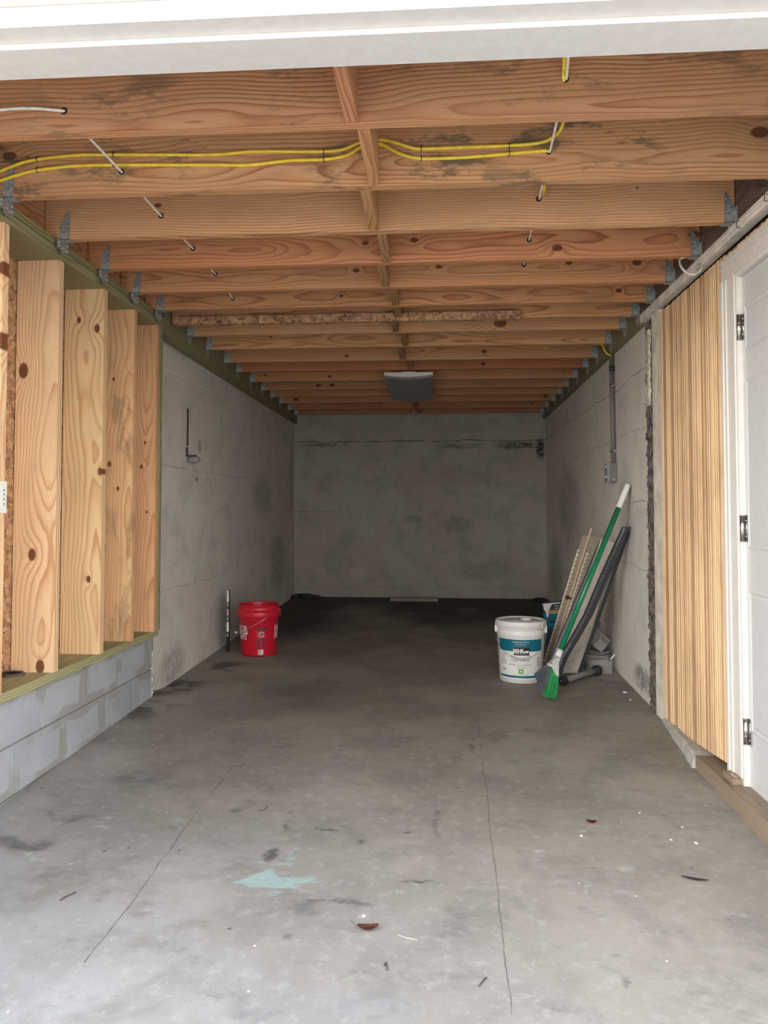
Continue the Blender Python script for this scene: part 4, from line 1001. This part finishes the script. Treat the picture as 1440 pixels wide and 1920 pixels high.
# walking bear outline beside the word
bear = [(-.016, .0), (-.016, .008), (-.013, .0125), (-.006, .0135), (.004, .0130), (.009, .0145), (.015, .0125), (.0185, .009), (.015, .0075), (.012, .006), (.0115, 0), (.0075, 0), (.007, .005), (-.006, .005), (-.008, 0), (-.0115, 0), (-.012, .005)]
mb = MB(); f_ = wrap(c, rf, a0+.235, .199, .0022); mb._f([mb.b.verts.new(f_(u, v)) for u, v in bear]); bmesh.ops.triangulate(mb.b, faces=mb.b.faces[:]); ob('bear_emblem', mb, 'ink_white', lab)
lettering(lab, 'INTERIOR SATIN ENAMEL', .0105, a0, .263, c, rf, .0018, 'ink_white', .95)
lettering(lab, 'ULTRA PURE WHITE', .0085, a0, .249, c, rf, .0018, 'ink_white', .9)
lettering(lab, 'PAINT & PRIMER', .0175, a0, .143, c, rf, .0014, 'ink_black', .95)
ob('rule', shell(MB(), c, rf, a0-.42, a0+.42, .1335, .1345, .0012), 'ink_grey', lab)
lettering(lab, 'DURABLE LONG LASTING FINISH', .0115, a0, .1175, c, rf, .0014, 'ink_black', .88)
lettering(lab, 'LOW ODOR', .0115, a0, .102, c, rf, .0014, 'ink_black', .95)
ob('green_square', shell(MB(), c, rf, a0-.115, a0+.115, .066, .096, .0014), 'green_label', lab)
ob('green_mark', shell(MB(), c, rf, a0-.045, a0+.045, .076, .088, .0018), 'ink_white', lab)
ob('address_line', shell(MB(), c, rf, a0-.33, a0+.33, .0595, .0612, .0014), 'ink_grey', lab)
mb = MB(); z = .185
rr = random.Random(12)
for k in range(5):
    for q_ in range(2): shell(mb, c, rf, W0+.10, W0+.10+rr.uniform(.22, .42), z-.0022, z, .0014, 3); z -= .004
    z -= .006
ob('side_text', mb, 'ink_grey', lab)
lettering(lab, '5 GAL', .016, W0+.28, .083, c, rf, .0014, 'ink_black', .9, .0004)
mb = MB()
for k in range(14): shell(mb, c, rf, W1-.26, W1-.12, .112+k*.0042, .112+k*.0042+rr.uniform(.001, .0026), .0014, 3)
ob('barcode', mb, 'ink_black', lab)
pts = []
for k in range(25):
    u = (k-12)/12; a = a0+u*math.pi/2; s_ = abs(u); z = .163+(.330-.163)*(s_**1.7); r_ = .1600+.010*math.sin(s_*math.pi); pts.append(c+Vector((r_*math.cos(a), r_*math.sin(a), z)))
ha = ob('wire_handle', MB().tube(pts, .0018, 8), 'nail', WB_)
ob('grip', MB().tube(pts[9:16], .0062, 10), 'box_grey', ha)
for s_ in (-1, 1):
    a = a0+s_*math.pi/2; ob('ear', MB().mbox(Matrix.Translation(c+Vector((.1605*math.cos(a), .1605*math.sin(a), .335))) @ Matrix.Rotation(a, 4, 'Z'), .016, .040, .044).bevel(.005, 2), 'white_plastic', WB_)

# ================================================================ BROOM
tip = atX(1178, 908, 1.216); lo = atY(1047, 1228, 4.60)
B = thing('broom', 'green-handled angle broom leaning on the right wall beside the paint bucket', 'broom', (.70, 4.53, floor_z(.7, 4.53)))
ax = (tip-lo).normalized(); Lh = (tip-lo).length
ob('handle', MB().tube([lo+ax*.03, lo+ax*(Lh-.165)], .0165, 16), 'green_tube', B)
ob('hand_grip', MB().tube([lo+ax*(Lh-.166), lo+ax*(Lh-.01), lo+ax*(Lh-.003), lo+ax*Lh], [.0180, .0180, .015, .008], 16), 'white_plastic', B)
ob('collar', MB().tube([lo-ax*.025, lo+ax*.034], .0195, 16), 'white_plastic', B)
hp = [(1043, 1228), (1036, 1236), (1024, 1245), (1024.5, 1247), (1032, 1249), (1036, 1254), (1039, 1262), (1042, 1267), (1047.5, 1270), (1048, 1262), (1048, 1240), (1051, 1232)]
YB = 4.585
P = [atY(*p, YB) for p in hp]; mb = MB(); mid = sum(P, Vector())/len(P)
fr1 = [p+Vector((0, -.020, 0)) for p in P]
v0 = [mb.b.verts.new(p) for p in P]; v1 = [mb.b.verts.new(mid+(p-mid)*.86+Vector((0, -.020, 0))) for p in P]; v2 = [mb.b.verts.new(mid+(p-mid)*.86+Vector((0, .020, 0))) for p in P]
n = len(P)
for i in range(n):
    mb._f([v0[i], v0[(i+1) % n], v1[(i+1) % n], v1[i]]); mb._f([v0[i], v0[(i+1) % n], v2[(i+1) % n], v2[i]])
mb._f(v1); mb._f(v2); hd = ob('broom_head', mb, 'box_grey', B)
h0 = atY(1034, 1243, YB-.0205); ob('hang_hole', MB().tube([h0, h0+Vector((0, -.001, 0))], .005, 12), 'ink_black', hd)
def bristles(name, r0, r1, t0_, t1_, n, mat, seed, lift):
    rr = random.Random(seed); mb = MB()
    for k in range(n):
        u = rr.random(); a = atY(r0[0]+(r1[0]-r0[0])*u, r0[1]+(r1[1]-r0[1])*u, YB+rr.uniform(-.017, .017))
        w = u+rr.uniform(-.05, .05); tx = t0_[0]+(t1_[0]-t0_[0])*w; ty = t0_[1]+(t1_[1]-t0_[1])*w+rr.uniform(-5, 0)
        b = atY(tx, ty, YB-.03+rr.uniform(-.035, .035)); b.z = max(b.z, floor_z(b.x, b.y)+.001+lift*rr.random())
        m = (a+b)/2+Vector((rr.uniform(-.004, .004), rr.uniform(-.008, .002), .002)); mb.tube([a, m, b], [.0013, .0012, .0008], 4, False)
    o = ob(name, mb, mat, B); o['kind'] = 'stuff'; return o
bristles('green_bristles', (1035, 1252), (1047.5, 1268), (1018, 1306), (1043, 1314), 420, 'green_bristle', 3, .004)
bristles('grey_bristles', (1025, 1246), (1037, 1256), (1002, 1268), (1020, 1305), 380, 'grey_bristle', 4, .004)

# ================================================================ BOARDS AND RAILS LEANING ON THE RIGHT WALL
def quad(pts, n_off, th=.014): return MB().prism(pts, Vector(n_off)*th)
def px3(a, ya_): return atY(a[0], a[1], ya_)
# tan shelf-track panel
ys_ = 5.46
TLp, TRp, BRp, BLp = px3((1092, 1003), 5.50), px3((1131, 1007), 5.50), px3((1048, 1248), ys_-.02), px3((1018, 1248), ys_-.02)
dz_ = floor_z(.9, ys_)
PN = thing('tan_panel', 'tan panel with two rows of teeth leaning on the right wall behind the broom', 'panel', (BLp.x, BLp.y, BLp.z))
ob('sheet', MB().prism([TLp, TRp, BRp, BLp], (0, .014, 0)).bevel(.002), 'board_tan', PN)
def lerp(a, b, t_): return a+(b-a)*t_
def onpanel(u, v, off=0.): return lerp(lerp(TLp, TRp, u), lerp(BLp, BRp, u), v)+Vector((0, -off, 0))
for u0, va, vb, nm in ((.02, .11, .97, 'toothed_strip'), (.50, .13, .97, 'toothed_strip')):
    mb = MB(); n = 26; A = []; Bq = []
    for k in range(n):
        v_ = va+(vb-va)*k/n; dv = (vb-va)/n
        a = onpanel(u0-.030, v_, .004); b = onpanel(u0+.075, v_+dv*.15, .004); c_ = onpanel(u0-.02, v_+dv, .004)
        mb.prism([a, b, c_], (0, .003, 0))
    mb.prism([onpanel(u0-.05, va, .003), onpanel(u0-.01, va, .003), onpanel(u0-.01, vb, .003), onpanel(u0-.05, vb, .003)], (0, .003, 0))
    ob(nm, mb, 'cream_plastic', PN)
ob('centre_stick', MB().prism([onpanel(.26, -.06, .012), onpanel(.34, -.06, .012), onpanel(.42, 1., .012), onpanel(.30, 1., .012)], (0, .011, 0)), 'stick_wood', PN)
kb = atY(1063, 1120, 5.44); kn_ = ob('knob', MB().tube([kb+Vector((0, .03, 0)), kb], .006, 10).ball(kb+Vector((0, -.008, 0)), .014), 'brown_knob', PN)
# small hook beside the knob
ob('hook', MB().tube([kb+Vector((.012, .02, -.004)), kb+Vector((.022, -.004, -.010)), kb+Vector((.030, -.004, -.004))], .004, 8), 'brown_knob', PN)
# blue-grey pole just left of the broom handle
a, b = px3((1033, 1243), 4.98), px3((1129, 1012), 5.18); a.z = max(a.z, floor_z(a.x, a.y)+.012)
PO2 = thing('grey_pole', 'thin blue-grey rail with black edges just left of the broom handle', 'rail', a)
ob('rail', MB().prism([a+Vector((-.0085, 0, 0)), a+Vector((.0085, 0, 0)), b+Vector((.0085, 0, 0)), b+Vector((-.0085, 0, 0))], (0, .012, 0)), 'grey_pole', PO2)
for s_ in (-1, 1):
    o1 = Vector((s_*.0108, -.002, 0)); e_ = Vector((.0025, 0, 0)); ob('edge_strip', MB().prism([a+o1-e_, a+o1+e_, b+o1+e_, b+o1-e_], (0, .015, 0)), 'black_metal', PO2)
# wide off-white board
P = [px3((1127, 1010), 5.13), px3((1154, 1018), 5.13), px3((1089, 1262), 5.08), px3((1040, 1262), 5.08)]
tag(ob('off_white_board', MB().prism(P, (0, .016, 0)).bevel(.002), 'board_beige', origin=P[3]), 'wide off-white board leaning on the right wall between broom and black rail', 'board')
# thin black rail along its right edge
a, b = px3((1087, 1261), 5.055), px3((1183, 1001), 4.86)
b.x = min(b.x, wx(b.y)-.012)
E_ = thing('black_rail', 'thin dark rail leaning furthest right against the right wall', 'rail', a)
d_ = (b-a)
ob('rail', MB().prism([a+Vector((-.011, 0, 0)), a+Vector((.009, 0, 0)), b+Vector((.009, 0, 0)), b+Vector((-.011, 0, 0))], (0, .016, 0)).bevel(.003), 'black_metal', E_)
ob('end_hook', MB().tube([b+Vector((-.004, .0, .0)), b+Vector((.0, -.010, .014)), b+Vector((.006, -.012, .010))], .006, 8), 'black_metal', E_)
m_ = a+d_*.36; ob('clip', MB().box(m_+Vector((.008, -.006, -.03)), m_+Vector((.022, .012, .02))).bevel(.003), 'black_metal', E_)
# perforated black channel
LE = [(1168.5, 988), (1126, 1080), (1095.5, 1153), (1066, 1205), (1048, 1235), (1040, 1262)]; RE = [(1182, 987), (1144, 1080), (1112.5, 1153), (1083, 1205), (1067, 1233), (1055, 1262)]
YY = [4.80, 4.86, 4.90, 4.93, 4.95, 4.97]
LP = [px3(p, y_) for p, y_ in zip(LE, YY)]; RP = [px3(p, y_) for p, y_ in zip(RE, YY)]; RP[0].x = min(RP[0].x, wx(4.8)-.004)
CH = thing('perforated_channel', 'black perforated metal channel leaning just right of the broom', 'channel', LP[-1])
def strip(mb, A_, B_, d):
    va = [mb.b.verts.new(p) for p in A_]; vb = [mb.b.verts.new(p) for p in B_]; vc = [mb.b.verts.new(p+d) for p in A_]; vd = [mb.b.verts.new(p+d) for p in B_]
    for k in range(len(A_)-1):
        for q0, q1 in ((va, vb), (vb, vd), (vd, vc), (vc, va)): mb._f([q0[k], q1[k], q1[k+1], q0[k+1]])
    mb._f([va[0], vb[0], vd[0], vc[0]]); mb._f([va[-1], vb[-1], vd[-1], vc[-1]])
ex = Vector((.003, 0, 0)); mb = MB(); strip(mb, LP, RP, Vector((0, .002, 0))); strip(mb, LP, [p+ex for p in LP], Vector((0, .028, 0))); strip(mb, [p-ex for p in RP], RP, Vector((0, .028, 0)))
ob('channel', mb, 'black_metal', CH)
dots = MB(); n = 84
def along(P_, t_):
    k = min(int(t_*(len(P_)-1)), len(P_)-2); return lerp(P_[k], P_[k+1], t_*(len(P_)-1)-k)
for k in range(n):
    t_ = (.03+.95*k/n)**1.35
    for u in (.14, .30, .95):
        if u == .95 and k < 24: continue
        p = lerp(along(LP, t_), along(RP, t_), u+(.06 if k % 2 and u < .9 else 0))+Vector((0, -.0006, 0))
        dots.prism([p+Vector((-.0021, 0, -.003)), p+Vector((.0021, 0, -.001)), p+Vector((.0021, 0, .003)), p+Vector((-.0021, 0, .001))], (0, .0005, 0))
o = ob('perforations', dots, 'box_grey', CH); o['kind'] = 'stuff'

# teal tool package behind the paint bucket
yk = 6.05; a = atY(1017, 1132, yk); b = atY(1056, 1127, yk); zf = floor_z(.9, yk)
PK = thing('tool_package', 'dark teal retail package with a scraper picture, behind the paint bucket', 'package', (a.x, yk, zf))
ob('box', MB().prism([Vector((a.x, yk, a.z)), Vector((b.x, yk, b.z)), Vector((b.x+.015, yk, zf)), Vector((a.x+.035, yk, zf))], (0, .05, 0)), 'navy_card', PK)
def pk(pts, y_, nm, mat): ob(nm, MB().prism([atY(*p, y_) for p in pts], (0, .0015, 0)), mat, PK)
pk([(1017, 1132.4), (1050, 1129), (1050, 1131.2), (1017.4, 1134.6)], yk-.002, 'top_edge', 'label_white')
pk([(1017.4, 1134.6), (1030, 1133.4), (1030, 1136.5), (1018, 1138)], yk-.002, 'teal_flash', 'teal')
pk([(1018.5, 1150), (1052, 1150), (1052, 1179), (1024, 1179)], yk-.002, 'teal_panel', 'teal')
pk([(1018.6, 1133.5), (1034.6, 1133), (1029.5, 1145), (1028.6, 1155), (1027, 1157.6), (1024.8, 1156.5), (1023, 1147), (1019.4, 1142)], yk-.005, 'scraper_picture', 'label_white')
pk([(1030.5, 1144), (1050, 1143), (1050, 1147), (1030.5, 1148)], yk-.004, 'orange_stripe', 'orange_ink')
pk([(1030.5, 1148.5), (1050, 1147.5), (1050, 1150), (1030.5, 1151)], yk-.004, 'grey_stripe', 'box_grey')
pk([(1039, 1135.5), (1048, 1134.5), (1048, 1136.2), (1039, 1137)], yk-.004, 'small_print', 'box_grey')
pk([(1040, 1140), (1048, 1139), (1048, 1140.8), (1040, 1141.6)], yk-.004, 'small_print', 'box_grey')
pk([(1030, 1163), (1040, 1163), (1039.5, 1168), (1031, 1168)], yk-.004, 'lower_print', 'navy_card')

# grey tube with dark rubber ends on the floor
A = atY(1056, 1280, 4.86); A.z = floor_z(A.x, A.y)+.031; Bp = atY(1119, 1253, 5.14); Bp.z = floor_z(Bp.x, Bp.y)+.034
TB = thing('roller_tube', 'grey tube with round black ends lying on the floor behind the broom', 'tube', A-Vector((0, 0, .03)))
ob('tube', MB().tube([A, Bp], .0185, 16), 'cord_grey', TB)
dd = (Bp-A).normalized()
for q_, r_ in ((A, .030), (Bp, .033)):
    e_ = ob('rubber_end', MB().tube([q_-dd*.024, q_-dd*.018, q_+dd*.014, q_+dd*.020], [r_*.75, r_, r_, r_*.75], 20), 'dark_rubber', TB)
    if q_ is A: ob('axle_pin', MB().tube([q_-dd*.026+Vector((0, 0, .003)), q_-dd*.0235+Vector((0, 0, .003))], .004, 8), 'nail', e_)
# clear plastic tray
y0_, y1_ = 5.18, 5.30; a = atY(1106, 1262, y0_); b = atY(1148, 1262, y0_); zt_ = atY(1148, 1236, y0_).z; z0 = floor_z(1.1, y0_)+.001
mb = MB(); mb.box((a.x, y0_, z0), (b.x, y1_, z0+.003)); mb.box((a.x, y0_, z0), (b.x, y0_+.003, zt_-.01)); mb.box((a.x, y1_-.003, z0), (b.x, y1_, zt_)); mb.box((b.x-.003, y0_, z0), (b.x, y1_, zt_)); mb.box((a.x, y0_, z0), (a.x+.003, y1_, zt_))
tag(ob('clear_tray', mb, 'clear_plastic', origin=(a.x, y0_, z0)), 'clear plastic tray on the floor against the right wall', 'tray')
a = atY(1145, 1236, 5.17); b = atY(1152, 1228, 5.20); tag(ob('white_stick', MB().tube([a, b, b+Vector((.004, .0, .004))], .005, 8), 'chip_white'), 'short white stick poking out above the clear tray', 'stick')
# coil of grey cord
mb = MB(); rr = random.Random(21); cc = atY(1117, 1232, 5.42); zb = floor_z(1.1, 5.4)
pts = []
for k in range(150):
    a = k*.34; r_ = .088+.020*math.sin(k*.21)+rr.uniform(-.006, .006)
    pts.append(Vector((cc.x+.0+r_*math.cos(a), cc.y+r_*math.sin(a)*.8, zb+.016+.115*(k/150)+.022*math.sin(a*.5+k*.03)+.014*math.sin(a))))
mb.tube(pts, .0062, 7); tag(ob('cord_coil', mb, 'cord_grey'), 'loose coil of grey cord on the floor by the right wall', 'cord')
# pale box propped above the coil
m_ = Matrix.Translation(atY(1122, 1201, 5.40)) @ Matrix.Rotation(R(38), 4, 'Y') @ Matrix.Rotation(R(24), 4, 'Z')
bx_ = MB().mbox(m_, .085, .10, .105).bevel(.003); BXO = thing('pale_box', 'pale grey box tipped over on top of the cord coil', 'box', m_.translation)
ob('carton', bx_, 'box_grey', BXO)
ob('flap', MB().mbox(m_ @ Matrix.Translation((0, -.052, .03)), .075, .002, .03), 'cord_grey', BXO)

# ================================================================ AT THE BACK
y_ = 8.45; a = atY(732, 1139, y_); b = atY(821, 1137, y_); z_ = floor_z(0, y_)
tag(ob('scrap_board', MB().prism([Vector((a.x, y_, z_+.001)), Vector((b.x, y_-.02, z_+.001)), Vector((b.x-.01, y_+.11, z_+.001)), Vector((a.x+.01, y_+.12, z_+.001))], (0, 0, .035)).bevel(.004), 'board_tan'), 'short flat brown board lying on the floor before the back wall', 'board')
def heap(x, y, rx, ry, h, label, seed):
    rr = random.Random(seed); mb = MB(); n, m = 20, 8; z = floor_z(x, y); rings = []
    for j in range(m):
        t_ = j/(m-1); rings.append([mb.b.verts.new((x+rx*(1-t_)*math.cos(2*math.pi*k/n)*rr.uniform(.85, 1.1), y+ry*(1-t_)*math.sin(2*math.pi*k/n)*rr.uniform(.85, 1.1), z-.004+h*math.sin(t_*math.pi/2)*rr.uniform(.8, 1.1))) for k in range(n)])
    for A_, B_ in zip(rings, rings[1:]):
        for k in range(n): mb._f([A_[k], A_[(k+1) % n], B_[(k+1) % n], B_[k]])
    mb._f(rings[-1]); tag(ob('rubble_heap', mb, 'rock_dark'), label, 'rubble')
heap(-1.53, 8.66, .30, .11, .055, 'low dark rubble heap in the back left corner', 1)
heap(1.18, 8.60, .13, .12, .035, 'small dark rubble heap in the back right corner', 2)

# ================================================================ LITTER ON THE FLOOR
def leaf(px, py, L_, W_, rot, curl, mat, label, stem=True):
    c = fl(px, py); c.z = floor_z(c.x, c.y)+.002; lf = MB(); n = 10; ca, sa = math.cos(rot), math.sin(rot); rows = []
    for k in range(n+1):
        u = k/n; w = W_*math.sin(math.pi*min(1, u*.96+.02))**.8; r_ = []
        for s_ in (-1, -.5, 0, .5, 1):
            X_ = (u-.5)*L_; Y_ = s_*w; Z_ = curl*(abs(s_)**1.5)*.8+curl*1.2*(abs(u-.5)*2)**2
            r_.append(lf.b.verts.new((c.x+X_*ca-Y_*sa, c.y+X_*sa+Y_*ca, c.z+Z_)))
        rows.append(r_)
    for A_, B_ in zip(rows, rows[1:]):
        for k in range(4): lf._f([A_[k], A_[k+1], B_[k+1], B_[k]]).smooth = True
    r0 = list(lf.b.faces); ex = bmesh.ops.solidify(lf.b, geom=r0, thickness=.0006)
    o = ob('leaf', lf, mat, origin=c); tag(o, label, 'leaf')
    if stem:
        s0 = c+Vector((-L_*.5*ca, -L_*.5*sa, curl*1.2)); ob('stem', MB().tube([s0, s0+Vector((-.010*ca, -.010*sa+.004, .004)), s0+Vector((-.020*ca, -.02*sa+.010, .012))], .0008, 5), 'twig', o)
    return o
leaf(690, 1743, .060, .016, .10, .007, 'leaf_brown', 'curled reddish-brown dry leaf on the front floor, the largest leaf')
leaf(1109, 1543, .036, .012, -.1, .005, 'leaf_red', 'small dark red leaf on the floor towards the door', False)
leaf(1303, 1650, .080, .008, -.28, .003, 'twig', 'dark dry sliver of bark on the front right floor', False)
def chip(px, py, w, d, h, mat, name, label, seed=0):
    c = fl(px, py); c.z = floor_z(c.x, c.y)+.0005; rr = random.Random(seed+int(px)); n = 7
    P = [c+Vector((w*math.cos(2*math.pi*k/n)*rr.uniform(.6, 1), d*math.sin(2*math.pi*k/n)*rr.uniform(.6, 1), 0)) for k in range(n)]
    tag(ob(name, MB().prism(P, (0, 0, h)), mat, origin=c), label, name.split('_')[-1])
chip(1305, 1581, .0085, .010, .002, 'chip_white', 'paint_chip', 'bright white paint chip in front of the door timber')
chip(1279, 1551, .006, .006, .002, 'foam', 'paint_chip', 'small cream oval chip on the floor in front of the door')
chip(1199, 1525, .004, .004, .002, 'chip_white', 'paint_chip', 'tiny white chip on the floor right of the red leaf')
chip(1090, 1568, .006, .006, .004, 'chip_white', 'paint_chip', 'white crumb on the floor just below the red leaf')
chip(1258, 1575, .007, .007, .001, 'chip_white', 'paint_chip', 'faint pale flake just left of the bright white chip')
chip(682, 1718, .007, .007, .0012, 'chip_white', 'paint_chip', 'pale flake on the floor just behind the curled brown leaf')
chip(1172, 1299, .016, .006, .006, 'chip_white', 'foam_crumb', 'long white crumb on the floor by the right wall base')
chip(1206, 1301, .010, .008, .010, 'chip_white', 'foam_crumb', 'round white crumb next to the broken wall edge')
chip(1182, 1313, .006, .006, .005, 'chip_white', 'foam_crumb', 'smallest white crumb below the two larger ones at the right wall')
chip(1126, 1276, .012, .006, .004, 'twig', 'dark_crumb', 'dark crumb on the floor in front of the grey tube')
def twig(pts, r_, label, mat='twig'):
    P = []
    for p in pts:
        q = fl(*p); q.z = floor_z(q.x, q.y)+r_; P.append(q)
    tag(ob('twig', MB().tube(P, r_, 6), mat, origin=P[0]), label, 'twig')
twig([(113, 1690), (122, 1683), (132, 1679), (142, 1674)], .0022, 'dark twig on the pale front left floor')
twig([(898, 1851), (903, 1844), (912, 1834)], .0018, 'short dark twig at the bottom right of the curled leaf')
twig([(720, 1812), (724, 1806), (726, 1821)], .0018, 'bent dark twig on the floor nearest the camera')
twig([(485, 1521), (494, 1520), (501, 1514)], .0015, 'small curved dark stem on the floor behind the mint paint splash')
twig([(745, 1753), (760, 1758), (783, 1763)], .0010, 'thin pale straw on the floor right of the curled leaf', 'board_beige')
